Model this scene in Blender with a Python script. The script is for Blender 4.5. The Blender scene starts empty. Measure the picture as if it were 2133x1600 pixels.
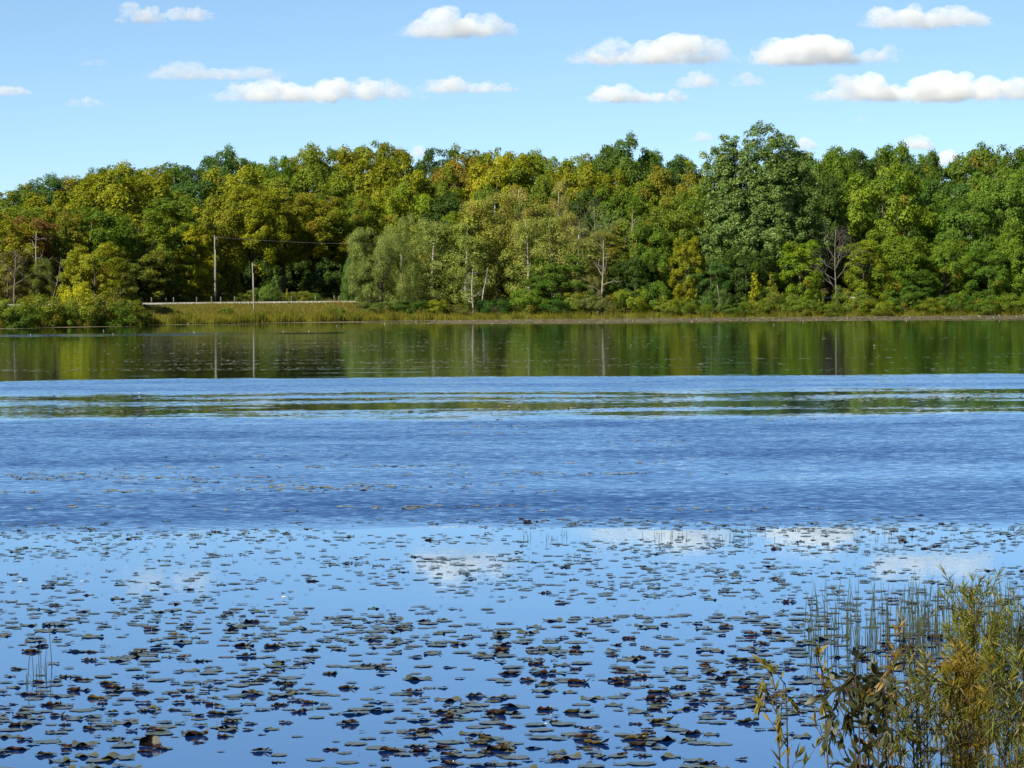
import bpy, math, random
import numpy as np
from mathutils import Matrix, Vector
R = math.radians
scene = bpy.context.scene
C = scene.collection

# ---------------------------------------------------------------- camera
F, CX, HY, CAMH, ROLL = 7000.0, 1066.5, 610.0, 4.2, R(0.45)   # in pixels of the 2133 x 1600 photograph
cam_d = bpy.data.cameras.new('camera'); cam = bpy.data.objects.new('camera', cam_d); C.objects.link(cam)
cam_d.sensor_width = 36.0; cam_d.lens = F/2133*36.0
cam_d.shift_y = -(800-HY)/2133
cam_d.clip_start = 0.05; cam_d.clip_end = 60000
cam.matrix_world = Matrix.Translation((0, 0, CAMH)) @ Matrix.Rotation(R(90), 4, 'X') @ Matrix.Rotation(-ROLL, 4, 'Z')
scene.camera = cam

# ---------------------------------------------------------------- sky, sun, exposure
SUN_EL, SUN_AZ = 37.0, 221.0       # azimuth clockwise from +Y (the way the camera looks)
w = bpy.data.worlds.new('World'); scene.world = w; w.use_nodes = True
nt = w.node_tree; nt.nodes.clear()
sky = nt.nodes.new('ShaderNodeTexSky'); sky.sky_type = 'NISHITA'; sky.sun_disc = False
sky.sun_elevation = R(SUN_EL); sky.sun_rotation = R(SUN_AZ)
sky.air_density = 0.5; sky.dust_density = 0.0; sky.ozone_density = 4.0; sky.altitude = 0
hsv = nt.nodes.new('ShaderNodeHueSaturation'); hsv.inputs['Saturation'].default_value = 0.96; hsv.inputs['Hue'].default_value = 0.490
bg = nt.nodes.new('ShaderNodeBackground'); bg.inputs['Strength'].default_value = 0.067
wo = nt.nodes.new('ShaderNodeOutputWorld')
nt.links.new(sky.outputs[0], hsv.inputs['Color']); nt.links.new(hsv.outputs[0], bg.inputs[0]); nt.links.new(bg.outputs[0], wo.inputs[0])
sd = bpy.data.lights.new('sun', 'SUN'); so = bpy.data.objects.new('sun', sd); C.objects.link(so)
sd.energy = 5.0; sd.angle = R(0.5); sd.color = (1.0, 0.93, 0.78)
sdir = Vector((math.sin(R(SUN_AZ))*math.cos(R(SUN_EL)), math.cos(R(SUN_AZ))*math.cos(R(SUN_EL)), math.sin(R(SUN_EL))))
so.rotation_euler = (-sdir).to_track_quat('-Z', 'Y').to_euler(); so.location = sdir*300
vs = scene.view_settings
vs.view_transform = 'Standard'; vs.look = 'None'; vs.gamma = 1.0; vs.use_curve_mapping = False; vs.exposure = 0.95
cy = scene.cycles
cy.use_denoising = True; cy.max_bounces = 20; cy.volume_bounces = 20; cy.diffuse_bounces = 3; cy.glossy_bounces = 4
cy.transmission_bounces = 4; cy.transparent_max_bounces = 12; cy.caustics_reflective = False; cy.caustics_refractive = False

# ---------------------------------------------------------------- helpers
def rng(seed): return np.random.default_rng(seed)
def uv(px, py):
    u, v = px-CX, HY-py
    return u*math.cos(ROLL)+v*math.sin(ROLL), -u*math.sin(ROLL)+v*math.cos(ROLL)
def at(px, py, D):
    x, z = uv(px, py); return Vector((x/F*D, D, CAMH+z/F*D))
def on_water(px, py):
    x, z = uv(px, py); D = CAMH*F/(-z); return Vector((x/F*D, D, 0.0))
def tag(o, label=None, cat=None, group=None, kind=None):
    if label: o['label'] = label
    if cat: o['category'] = cat
    if group: o['group'] = group
    if kind: o['kind'] = kind
    return o
def empty(name, loc, label, cat, group=None, rz=0.0):
    o = bpy.data.objects.new(name, None); C.objects.link(o); o.location = loc; o.rotation_euler = (0, 0, rz)
    o.empty_display_size = 0.2
    return tag(o, label, cat, group)
def link(name, me, parent=None, loc=(0, 0, 0), scale=(1, 1, 1), color=None):
    o = bpy.data.objects.new(name, me); C.objects.link(o); o.parent = parent; o.location = loc; o.scale = scale
    if color: o.color = color
    return o
def mesh_np(name, V, Fq, mats, attrs=None, smooth=False, mat_idx=None, loops=None):
    """V (n,3); Fq (m,k) all faces of k corners"""
    V = np.asarray(V, np.float32); Fq = np.asarray(Fq, np.int32); m, k = Fq.shape
    me = bpy.data.meshes.new(name)
    me.vertices.add(len(V)); me.vertices.foreach_set('co', V.ravel())
    me.loops.add(m*k); me.loops.foreach_set('vertex_index', Fq.ravel())
    me.polygons.add(m); me.polygons.foreach_set('loop_start', np.arange(0, m*k, k, dtype=np.int32))
    me.polygons.foreach_set('loop_total', np.full(m, k, np.int32))
    if mat_idx is not None: me.polygons.foreach_set('material_index', np.asarray(mat_idx, np.int32))
    me.polygons.foreach_set('use_smooth', np.full(m, smooth, bool))
    for a, arr in (attrs or {}).items():
        at_ = me.attributes.new(a, 'FLOAT', 'FACE'); at_.data.foreach_set('value', np.asarray(arr, np.float32))
    for mt in (mats if isinstance(mats, (list, tuple)) else [mats]): me.materials.append(mt)
    me.update(calc_edges=True); me.validate()
    return me
class MB:
    def __init__(s): s.v = []; s.f = []; s.mi = []
    def tube(s, pts, rad, n=6, mi=0, cap=True):
        pts = [Vector(p) for p in pts]; b = len(s.v); ref = Vector((0.31, 0.95, 0.07))
        for i, p in enumerate(pts):
            t = (pts[min(i+1, len(pts)-1)]-pts[max(i-1, 0)])
            t = t.normalized() if t.length > 1e-9 else Vector((0, 0, 1))
            a = t.cross(ref)
            if a.length < 1e-3: a = t.cross(Vector((1, 0, 0)))
            a.normalize(); c = t.cross(a); r = rad[i] if hasattr(rad, '__len__') else rad
            for k in range(n):
                an = 2*math.pi*k/n; s.v.append(p+a*(r*math.cos(an))+c*(r*math.sin(an)))
        for i in range(len(pts)-1):
            for k in range(n):
                s.f.append((b+i*n+k, b+i*n+(k+1) % n, b+(i+1)*n+(k+1) % n, b+(i+1)*n+k)); s.mi.append(mi)
        if cap:
            s.f.append(tuple(b+k for k in range(n))[::-1]); s.mi.append(mi)
            s.f.append(tuple(b+(len(pts)-1)*n+k for k in range(n))); s.mi.append(mi)
    def box(s, c, d, mi=0, rz=0.0):
        b = len(s.v); cs, sn = math.cos(rz), math.sin(rz)
        for x in (-.5, .5):
            for y in (-.5, .5):
                for z in (-.5, .5):
                    X, Y = x*d[0], y*d[1]; s.v.append(Vector((c[0]+X*cs-Y*sn, c[1]+X*sn+Y*cs, c[2]+z*d[2])))
        for q in ((0, 1, 3, 2), (4, 6, 7, 5), (0, 4, 5, 1), (2, 3, 7, 6), (0, 2, 6, 4), (1, 5, 7, 3)):
            s.f.append(tuple(b+i for i in q)); s.mi.append(mi)
    def mesh(s, name, mats, smooth=True):
        me = bpy.data.meshes.new(name); me.from_pydata([tuple(v) for v in s.v], [], s.f)
        for m in (mats if isinstance(mats, (list, tuple)) else [mats]): me.materials.append(m)
        me.polygons.foreach_set('material_index', s.mi); me.polygons.foreach_set('use_smooth', [smooth]*len(s.f)); me.update()
        return me

# ---------------------------------------------------------------- materials
def new_mat(name):
    m = bpy.data.materials.new(name); m.use_nodes = True; n = m.node_tree.nodes; n.clear()
    out = n.new('ShaderNodeOutputMaterial'); return m, n, m.node_tree.links, out
def math_node(n, l, op, a, b=None, c=None, clamp=False):
    k = n.new('ShaderNodeMath'); k.operation = op; k.use_clamp = clamp
    for i, x in enumerate((a, b, c)):
        if x is None: continue
        if isinstance(x, (int, float)): k.inputs[i].default_value = x
        else: l.new(x, k.inputs[i])
    return k.outputs[0]
def mixc(n, l, fac, a, b, blend='MIX'):
    k = n.new('ShaderNodeMix'); k.data_type = 'RGBA'; k.blend_type = blend
    for s, x in ((k.inputs[0], fac), (k.inputs[6], a), (k.inputs[7], b)):
        if isinstance(x, (int, float)): s.default_value = x
        elif isinstance(x, tuple): s.default_value = (*x[:3], 1)
        else: l.new(x, s)
    return k.outputs[2]
def noise(n, l, vec, scale, detail=3.0, rough=0.5, out=0):
    k = n.new('ShaderNodeTexNoise'); k.inputs['Scale'].default_value = scale; k.inputs['Detail'].default_value = detail
    k.inputs['Roughness'].default_value = rough
    if vec is not None: l.new(vec, k.inputs['Vector'])
    return k.outputs[out]
def mapping(n, l, vec, scale):
    k = n.new('ShaderNodeMapping'); k.inputs['Scale'].default_value = scale; l.new(vec, k.inputs['Vector']); return k.outputs[0]
def leaf_mat(name, rough=0.55, spec=0.25, trans=0.45, autumn=(0.23, 0.175, 0.012)):
    m, n, l, out = new_mat(name)
    oi = n.new('ShaderNodeObjectInfo'); ta = n.new('ShaderNodeAttribute'); ta.attribute_name = 'tint'
    ca = n.new('ShaderNodeAttribute'); ca.attribute_name = 'clump'
    turn = math_node(n, l, 'LESS_THAN', ca.outputs['Fac'], oi.outputs['Alpha'])
    turn = math_node(n, l, 'MULTIPLY', turn, 0.75)
    col = mixc(n, l, turn, oi.outputs['Color'], autumn)
    hs = n.new('ShaderNodeHueSaturation')
    l.new(math_node(n, l, 'MULTIPLY_ADD', ta.outputs['Fac'], -0.012, 0.5), hs.inputs['Hue'])
    l.new(math_node(n, l, 'MULTIPLY_ADD', ta.outputs['Fac'], 0.24, 1.0), hs.inputs['Value'])
    l.new(col, hs.inputs['Color'])
    p = n.new('ShaderNodeBsdfPrincipled'); p.inputs['Roughness'].default_value = rough; p.inputs['Specular IOR Level'].default_value = spec
    t = n.new('ShaderNodeBsdfTranslucent'); mx = n.new('ShaderNodeMixShader'); mx.inputs[0].default_value = trans
    l.new(hs.outputs[0], p.inputs['Base Color']); l.new(hs.outputs[0], t.inputs[0])
    l.new(p.outputs[0], mx.inputs[1]); l.new(t.outputs[0], mx.inputs[2]); l.new(mx.outputs[0], out.inputs[0])
    return m
def simple_mat(name, a, b, scale=3.0, rough=0.8, spec=0.3, stretch=(1, 1, 1), objcol=False):
    m, n, l, out = new_mat(name)
    tc = n.new('ShaderNodeTexCoord'); v = mapping(n, l, tc.outputs['Object'], stretch)
    f = noise(n, l, v, scale, 5, 0.6)
    f = math_node(n, l, 'MULTIPLY_ADD', f, 2.6, -0.8, clamp=True)
    p = n.new('ShaderNodeBsdfPrincipled'); p.inputs['Roughness'].default_value = rough; p.inputs['Specular IOR Level'].default_value = spec
    l.new(mixc(n, l, f, a, b), p.inputs['Base Color']); l.new(p.outputs[0], out.inputs[0]); return m

M = {}
M['leaf'] = leaf_mat('foliage')
M['leaf_gloss'] = leaf_mat('glossy_foliage', rough=0.45, spec=0.4, trans=0.2)
M['leaf_near'] = leaf_mat('shrub_leaves', rough=0.45, spec=0.35, trans=0.35, autumn=(0.28, 0.17, 0.01))
M['bark'] = simple_mat('bark', (0.045, 0.035, 0.025), (0.12, 0.10, 0.08), 1.2, stretch=(3, 3, .6))
M['birch'] = simple_mat('birch_bark', (0.16, 0.13, 0.11), (0.55, 0.52, 0.48), 1.6, stretch=(1, 1, 1.5))
M['deadwood'] = simple_mat('dead_wood', (0.17, 0.15, 0.125), (0.36, 0.33, 0.285), 1.5, stretch=(3, 3, .5))
M['greywood'] = simple_mat('grey_twigs', (0.09, 0.075, 0.065), (0.19, 0.16, 0.145), 1.5)
M['pole'] = simple_mat('weathered_pole', (0.13, 0.125, 0.105), (0.25, 0.235, 0.20), 2.0, stretch=(6, 6, .4))
M['post'] = simple_mat('post_wood', (0.07, 0.062, 0.05), (0.14, 0.125, 0.10), 4.0)
M['metal'] = simple_mat('galvanised_metal', (0.3, 0.31, 0.33), (0.45, 0.46, 0.48), 8.0, rough=0.45)
M['gravel'] = simple_mat('gravel', (0.30, 0.285, 0.25), (0.44, 0.42, 0.38), 5.0)
M['asphalt'] = simple_mat('asphalt', (0.045, 0.045, 0.045), (0.075, 0.073, 0.07), 2.0)
M['stem'] = simple_mat('willow_stem', (0.028, 0.020, 0.014), (0.075, 0.042, 0.022), 14.0)
M['reed'] = simple_mat('reed_stem', (0.018, 0.034, 0.018), (0.050, 0.058, 0.022), 3.0, rough=0.6)
M['petal'] = simple_mat('white_petal', (0.74, 0.74, 0.70), (0.84, 0.84, 0.80), 20, rough=0.6)
M['stamen'] = simple_mat('yellow_stamen', (0.6, 0.42, 0.03), (0.7, 0.5, 0.05), 30)

# ---------------------------------------------------------------- terrain
SX = np.array([-3000, -600, -300, -140, -100, -69, -55, -40, -20, 0, 40, 81, 150, 300, 600, 3000.])
SY = np.array([20, 40, 80, 118, 138, 161, 171, 178, 186, 188, 190, 191.5, 190, 165, 60, 20.])
KD = F/2500.0                                  # the far shore lies this much farther than the table's round numbers
def shore(x): return np.interp(x, SX, SY)*KD
def dm(px, D):
    x = (px-CX)/2500.0*D; so_ = float(np.interp(x, SX, SY)); return so_*KD+(D-so_)*1.2
def ground_z(x, y):
    x = np.asarray(x, float); y = np.asarray(y, float)
    s = (y-shore(x))/1.2; nb = (20-y)/2.4
    wob = 0.9*np.sin(x*0.31+1.3*np.sin(x*0.113))+0.6*np.sin(x*0.83)
    s = s+wob*0.5*np.clip(1-np.abs(s)/12, 0, 1)
    far = np.interp(s, [-60, -30, -8, 0, 2.5, 10, 18, 30, 34, 60, 110, 200, 4000], [-3, -2.2, -0.9, 0, .35, 1.55, 2.95, 2.98, 3.0, 5.5, 11.5, 14, 30])
    near = np.interp(nb, [-60, -20, 0, 2, 7.5, 40, 4000], [-3, -2.2, 0, .9, 2.6, 3.4, 10])
    return np.where(y < 60, np.maximum(near, np.where(s > 0, far, -9)), far)
def gz(x, y): return float(ground_z(x, y))
xs = np.concatenate([[-4000, -2000, -1000, -600], np.arange(-400, -150, 10), np.arange(-150, 150, 2.0), np.arange(150, 401, 10), [600, 1000, 2000, 4000]])
ys = np.concatenate([[-2000, -600, -200, -80, -40], np.arange(-20, 28, 1.5), np.arange(28, 250, 12), np.arange(250, 610, 1.6), np.arange(610, 860, 10), [880, 1000, 1200, 2000, 3500, 7000]])
gx, gy = np.meshgrid(xs, ys); gzv = ground_z(gx, gy)
def grid_faces(nx, ny):
    i = np.arange(nx-1); j = np.arange(ny-1); I, J = np.meshgrid(i, j); a = (J*nx+I).ravel()
    return np.stack([a, a+1, a+nx+1, a+nx], 1)
m, n, l, out = new_mat('meadow_ground')
geo = n.new('ShaderNodeNewGeometry'); p = n.new('ShaderNodeBsdfPrincipled'); p.inputs['Roughness'].default_value = 0.95; p.inputs['Specular IOR Level'].default_value = 0.05
f1 = math_node(n, l, 'MULTIPLY_ADD', noise(n, l, geo.outputs['Position'], 0.35, 6, 0.65), 2.4, -0.7, clamp=True)
f2 = math_node(n, l, 'MULTIPLY_ADD', noise(n, l, geo.outputs['Position'], 2.5, 4, 0.6), 2.4, -0.7, clamp=True)
c1 = mixc(n, l, f1, (0.115, 0.105, 0.022), (0.17, 0.135, 0.035)); c1 = mixc(n, l, f2, c1, (0.075, 0.085, 0.018))
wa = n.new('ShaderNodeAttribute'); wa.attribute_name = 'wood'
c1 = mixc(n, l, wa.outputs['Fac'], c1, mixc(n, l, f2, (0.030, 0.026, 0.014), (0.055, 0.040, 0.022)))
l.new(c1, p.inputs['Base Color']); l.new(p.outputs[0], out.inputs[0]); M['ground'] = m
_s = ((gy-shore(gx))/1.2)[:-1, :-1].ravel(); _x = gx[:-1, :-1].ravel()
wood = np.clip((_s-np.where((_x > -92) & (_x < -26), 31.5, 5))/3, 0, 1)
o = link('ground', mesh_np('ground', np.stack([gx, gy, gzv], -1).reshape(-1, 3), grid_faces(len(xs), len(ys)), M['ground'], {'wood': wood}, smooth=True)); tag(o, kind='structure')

# road on the embankment with its pale gravel shoulder
def ribbon(name, s0, s1, z0, z1, mat, x0=-160, x1=60, drop=None):
    X = np.arange(x0, x1+.1, 2.0); sh = shore(X); k = np.ones(9)/9; sh = np.convolve(np.pad(sh, 4, 'edge'), k, 'valid')
    rows = [(s0, z0), (s1, z1)] if drop is None else drop
    V = np.concatenate([np.stack([X, sh+s, np.full_like(X, z)], 1) for s, z in rows])
    me = mesh_np(name, V, grid_faces(len(X), len(rows)), mat, smooth=False)
    return tag(link(name, me), kind='structure')
ribbon('gravel_shoulder', 0, 0, 0, 0, M['gravel'], drop=[(20.9, 2.86), (21.2, 3.0), (22.4, 3.10), (23.0, 3.12)])
ribbon('road', 23.0, 33.6, 3.124, 3.16, M['asphalt'])

# ---------------------------------------------------------------- water
m, n, l, out = new_mat('lake_water')
geo = n.new('ShaderNodeNewGeometry'); sep = n.new('ShaderNodeSeparateXYZ'); l.new(geo.outputs['Position'], sep.inputs[0])
pos = geo.outputs['Position']
wn = noise(n, l, mapping(n, l, pos, (0.05, 0.07, 1)), 1.0, 4, 0.6)
wn2 = noise(n, l, mapping(n, l, pos, (0.4, 0.6, 1)), 1.0, 3, 0.6)
warp = math_node(n, l, 'MULTIPLY_ADD', wn, 0.10, 0.95); warp = math_node(n, l, 'MULTIPLY_ADD', wn2, 0.05, warp)
wn3 = noise(n, l, mapping(n, l, pos, (0.12, 1.1, 1)), 1.0, 3, 0.6)
warp = math_node(n, l, 'MULTIPLY_ADD', wn3, 0.05, warp); warp = math_node(n, l, 'SUBTRACT', warp, 0.05)
Yw = math_node(n, l, 'MULTIPLY', math_node(n, l, 'DIVIDE', sep.outputs['Y'], KD), warp)
ramp = n.new('ShaderNodeValToRGB'); cr = ramp.color_ramp; cr.interpolation = 'LINEAR'
stops = [(0, .0), (21.2, .0), (22.4, 1.0), (24.6, 1.0), (26.2, .55), (29, .5), (30.5, .85), (33, .8), (34.5, .6), (36.5, .9), (39, .85), (39.8, .7), (40.9, .05), (45.8, .05), (46.6, .2), (47.4, .2), (48.1, .05), (50.6, .05), (52.0, .7), (58.5, .65), (60.2, .0), (136, .0)]
el = cr.elements
while len(el) < len(stops): el.new(0.5)
for e, (y, a) in zip(el, stops): e.position = y/200.0; e.color = (a, a, a, 1)
for e, (y, a) in zip(el, stops): e.position = y/200.0; e.color = (a, a, a, 1)
l.new(math_node(n, l, 'DIVIDE', Yw, 200.0), ramp.inputs[0])
patch = math_node(n, l, 'MULTIPLY_ADD', noise(n, l, mapping(n, l, pos, (0.08, 0.16, 1)), 1.0, 4, 0.6), 2.4, -0.2)
amp = math_node(n, l, 'MULTIPLY', ramp.outputs[0], patch)
inb = math_node(n, l, 'COMPARE', Yw, 46.2, 5.6)
cat = math_node(n, l, 'MULTIPLY_ADD', noise(n, l, mapping(n, l, pos, (0.035, 0.09, 1)), 1.0, 4, 0.65), 4.5, -2.2, clamp=True)
amp = math_node(n, l, 'MAXIMUM', amp, math_node(n, l, 'MULTIPLY', math_node(n, l, 'MULTIPLY', cat, inb), .6))
lf = n.new('ShaderNodeMapRange'); l.new(sep.outputs['X'], lf.inputs[0])
for i, x in zip((1, 2, 3, 4), (-8, -34, 0.0, 0.4)): lf.inputs[i].default_value = x
amp = math_node(n, l, 'MAXIMUM', amp, math_node(n, l, 'MULTIPLY', math_node(n, l, 'COMPARE', Yw, 130.0, 3.0), lf.outputs[0]))
fs = math_node(n, l, 'MULTIPLY_ADD', noise(n, l, mapping(n, l, pos, (0.045, 0.42, 1)), 1.0, 4, 0.6), 5.0, -2.85, clamp=True)
fs = math_node(n, l, 'MULTIPLY', fs, math_node(n, l, 'GREATER_THAN', Yw, 60.5))
amp = math_node(n, l, 'MAXIMUM', amp, math_node(n, l, 'MULTIPLY', fs, .3))
# two ripple fields; slopes tilt the surface normal
r1 = noise(n, l, mapping(n, l, pos, (4.2, 5.5, 1)), 1.0, 3, 0.6, out=1)
r2 = noise(n, l, mapping(n, l, pos, (0.7, 0.8, 1)), 1.0, 2, 0.5, out=1)
def vm(op, a, b):
    k = n.new('ShaderNodeVectorMath'); k.operation = op
    for i, x in enumerate((a, b)):
        if x is None: continue
        if isinstance(x, tuple): k.inputs[i].default_value = x
        elif op == 'SCALE' and i == 1:
            if isinstance(x, (int, float)): k.inputs['Scale'].default_value = x
            else: l.new(x, k.inputs['Scale'])
        else: l.new(x, k.inputs[i])
    return k.outputs[0]
def n_const(n, v):
    k = n.new('ShaderNodeCombineXYZ')
    for i in range(3): k.inputs[i].default_value = v[i]
    return k.outputs[0]
s1 = vm('SUBTRACT', r1, (0.5, 0.5, 0.5)); s2 = vm('SUBTRACT', r2, (0.5, 0.5, 0.5))
sl = vm('ADD', s1, vm('SCALE', s2, 0.25))
calm = n.new('ShaderNodeMapRange'); l.new(sep.outputs['Y'], calm.inputs[0])
for i, x in zip((1, 2, 3, 4), (60, 190, 0.007, 0.042)): calm.inputs[i].default_value = x
ampk = math_node(n, l, 'MULTIPLY_ADD', amp, 0.42, calm.outputs[0])
sl = vm('SCALE', sl, ampk); sl = vm('MULTIPLY', sl, (1, 1, 0))
# the faces of the ripples that can be seen across a lake are the ones turned this way (towards the near bank)
sl = vm('ADD', sl, vm('SCALE', n_const(n, (0, -0.085, 0)), amp))
nrm = vm('NORMALIZE', vm('ADD', sl, (0, 0, 1)), None)
gl = n.new('ShaderNodeBsdfGlossy'); gl.inputs['Roughness'].default_value = 0.03; gl.inputs['Color'].default_value = (0.83, 0.94, 1, 1); l.new(nrm, gl.inputs['Normal'])
df = n.new('ShaderNodeBsdfDiffuse'); df.inputs['Color'].default_value = (0.004, 0.030, 0.15, 1)
fr = n.new('ShaderNodeFresnel'); fr.inputs['IOR'].default_value = 1.40; l.new(nrm, fr.inputs['Normal'])
fac = math_node(n, l, 'MULTIPLY_ADD', fr.outputs[0], 0.82, 0.29, clamp=True)
mx = n.new('ShaderNodeMixShader'); l.new(fac, mx.inputs[0]); l.new(df.outputs[0], mx.inputs[1]); l.new(gl.outputs[0], mx.inputs[2]); l.new(mx.outputs[0], out.inputs[0])
M['water'] = m
wx = np.array([-900, -300, -100, 0, 100, 300, 900.]); wy = np.array([0, 40, 120, 250, 556.]); a, b = np.meshgrid(wx, wy)
# the lake sheet ends where the ground rises above it
o = link('water', mesh_np('water', np.stack([a, b, np.zeros_like(a)], -1).reshape(-1, 3), grid_faces(len(wx), len(wy)), M['water'])); tag(o, kind='structure')
# ---------------------------------------------------------------- foliage prototypes
def leaf_mesh(name, P, N, size, tint, clump, mat, r, aspect=0.62, droop=None):
    """one rhombic leaf spray per point, P position, N facing"""
    n_ = len(P); N = N/np.linalg.norm(N, axis=1, keepdims=True)
    a = r.normal(size=(n_, 3)) if droop is None else droop+r.normal(size=(n_, 3))*0.35
    u = a-(a*N).sum(1, keepdims=True)*N; u /= np.linalg.norm(u, axis=1, keepdims=True)+1e-9
    v = np.cross(N, u); s = size[:, None]
    V = np.stack([P-u*s*.5, P+v*s*.5*aspect+N*s*.08, P+u*s*.5, P-v*s*.5*aspect+N*s*.08], 1).reshape(-1, 3)
    return mesh_np(name, V, np.arange(n_*4).reshape(-1, 4), mat, {'tint': tint, 'clump': clump})
def unit(r, n_):
    d = r.normal(size=(n_, 3)); return d/np.linalg.norm(d, axis=1, keepdims=True)
def crown_mesh(name, seed, lumps, per, leaf, mat, up=0.2, flat=0.95, aspect=0.62, droop=None, vert=1.0):
    """lumps: list of (centre, radius); leaves lie on the outer shell of every lump"""
    r = rng(seed); Ps, Ns, Ts, Cs = [], [], [], []
    cen = np.mean([c for c, _ in lumps], axis=0)
    for c, rad in lumps:
        c = np.asarray(c, float); n_ = max(8, int(per*rad*rad)); d = unit(r, n_*2)
        o_ = c-cen; o_ = o_/(np.linalg.norm(o_)+1e-6)
        keep = (d@o_)*0.7+d[:, 2]*0.45+r.uniform(-.75, .75, n_*2) > -0.1
        d = d[keep][:n_]; k = len(d)
        lump_noise = 1+0.25*np.sin(d[:, 0]*5+c[0]*3)*np.cos(d[:, 1]*4+c[2]*2)
        P = c+d*np.array([1, 1, flat*vert])*rad*(r.uniform(.62, 1.05, (k, 1))*lump_noise[:, None])
        N = d*0.8+np.array([0, 0, up])+o_*0.3+r.normal(size=(k, 3))*0.42
        ct = r.normal()*0.45
        Ps.append(P); Ns.append(N); Ts.append(np.clip(ct+r.normal(size=k)*0.45, -1.4, 1.4)); Cs.append(np.full(k, r.uniform()))
    P = np.concatenate(Ps); N = np.concatenate(Ns); k = len(P)
    dr = None if droop is None else np.tile(np.array(droop, float), (k, 1))
    return leaf_mesh(name, P, N, leaf*r.uniform(.6, 1.35, k), np.concatenate(Ts), np.concatenate(Cs), mat, r, aspect, dr)
def lumps_round(seed, W, H, nbig, nsub, rb, rs, lo=0.05, power=0.62, lean=0.0):
    """big boughs over a rounded envelope, each with smaller tufts"""
    r = rng(seed); L = []
    asym = r.uniform(.82, 1.12, 7)
    for i in range(nbig):
        t = lo+(1-lo)*((i+.5)/nbig)**0.9; an = i*2.39996+r.uniform(-.5, .5)
        prof = math.sin(math.pi*(t*.64+.17))**power
        k = an/(2*math.pi)*6 % 6; rr = (W/2-rb)*prof*asym[int(k)]*r.uniform(.66, 1.0)
        c = np.array([math.cos(an)*rr, math.sin(an)*rr, t*(H-rb*.8)+lean*0])
        R_ = rb*r.uniform(.75, 1.25)
        for j in range(nsub):
            d = unit(r, 1)[0]; d[2] = d[2]*.75+.15
            oo = np.array([math.cos(an), math.sin(an), .3]); d = d+oo*.45; d /= np.linalg.norm(d)
            L.append((c+d*R_*r.uniform(.55, 1.0), rs*r.uniform(.65, 1.3)))
    return L
PROTO = {}
def trunk_mesh(name, seed, H, r0, mat, limbs=7, spread=3.0, top=.82, bend=.25):
    r = rng(seed); b = MB(); pts, rad = [], []
    ph = r.uniform(0, 6.28)
    for i in range(8):
        t = i/7; pts.append((math.sin(t*2.2+ph)*bend*t, math.cos(t*1.7+ph)*bend*t, t*H*top)); rad.append(r0*(1-.86*t)+(.35*r0 if i == 0 else 0))
    b.tube(pts, rad, 7)
    for k in range(limbs):
        t = .30+.55*(k+.5)/limbs; i = int(t*7); p = Vector(pts[i]); an = k*2.4+r.uniform(-.4, .4); ln = spread*(1.15-t)*r.uniform(.8, 1.3)
        d = Vector((math.cos(an), math.sin(an), .75)); q = [p, p+d*ln*.4, p+d*ln*.75+Vector((0, 0, .25*ln)), p+d*ln+Vector((0, 0, .6*ln))]
        b.tube(q, [rad[i]*.55, rad[i]*.4, rad[i]*.25, rad[i]*.1], 5)
    return b.mesh(name, mat)
def add_proto(kind, W, H, crown, trunk): PROTO.setdefault(kind, []).append((W, H, crown, trunk))
tr_m = [trunk_mesh('maple_trunk', 70+i, 14, .32, M['bark'], 8, 4.5) for i in range(2)]
for i in range(5):
    L = lumps_round(10+i, 12, 14, 26+i*2, 8, 1.75, .82, lo=0.02)
    add_proto('maple', 12, 14, crown_mesh('maple_crown', 20+i, L, 190, .29, M['leaf']), tr_m[i % 2])
for i in range(3):
    L = lumps_round(110+i, 8, 15, 26, 7, 1.3, .72, lo=0.02, power=.5)
    add_proto('tall', 8, 15, crown_mesh('tall_crown', 120+i, L, 190, .27, M['leaf']), tr_m[i % 2])
for i in range(2):   # airy crown whose upright sprays stand above the canopy
    r = rng(300+i); L = []
    for k in range(13):
        an = r.uniform(0, 6.28); rr = 3.6*math.sqrt(r.uniform()); top = 14-rr*1.3-r.uniform(0, 2.5)
        for z in np.arange(2, top, .85): L.append((np.array([math.cos(an)*rr*(.4+.6*z/14), math.sin(an)*rr*(.4+.6*z/14), z])+r.normal(size=3)*.35, .62*(1.1-.5*z/14)))
    add_proto('wispy', 9, 14, crown_mesh('wispy_crown', 310+i, L, 110, .25, M['leaf'], up=.15), tr_m[i])
# cottonwood: tall plumes of stiff glossy leaves
r = rng(5); L = []
plumes = [(-7.6, 0, 20), (-6, -2, 28), (-4.5, 2, 31.0), (-2.6, -1, 29), (0.2, 0, 33), (1.6, -3, 30), (3.6, 1, 30.5), (5.6, -1, 29), (7.6, 0, 25.5), (9.2, -.5, 22), (-9.2, -1, 14), (9.6, 1, 14), (0, -4, 22), (-4, -4.5, 20), (4, -4.8, 19), (7, -3.5, 15), (-7.4, -3.4, 13), (2, 4, 26), (-2, -5.4, 13), (2, -5.6, 11), (5, -5, 8), (-5, -5, 7), (-1.2, 1.5, 29.5), (2.6, 2, 30.5), (-3.4, 0, 27), (4.8, 1.5, 28), (-5.4, 1, 26.5), (6.8, .5, 26), (-6.8, 1, 29), (-5.2, -1, 30.5), (-1.4, -2, 31), (2.8, 0, 32), (4.6, -1, 31), (6.2, 1, 29.5), (8.2, 0, 27), (-8, 0, 24)]
for (x, y, top) in plumes:
    for z in np.arange(2.5, top, .95):
        t = z/top; spread = 1.8*(1-t*.78); bx = x*(.42+.58*min(1, t*1.25)); by = y*(.42+.58*min(1, t*1.25))
        for j in range(4 if t < .85 else 3):
            L.append((np.array([bx+r.normal()*(.35+spread*.62), by+r.normal()*(.35+spread*.62), z+r.normal()*.5]), .95*(1.1-.32*t)*r.uniform(.7, 1.25)))
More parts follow.
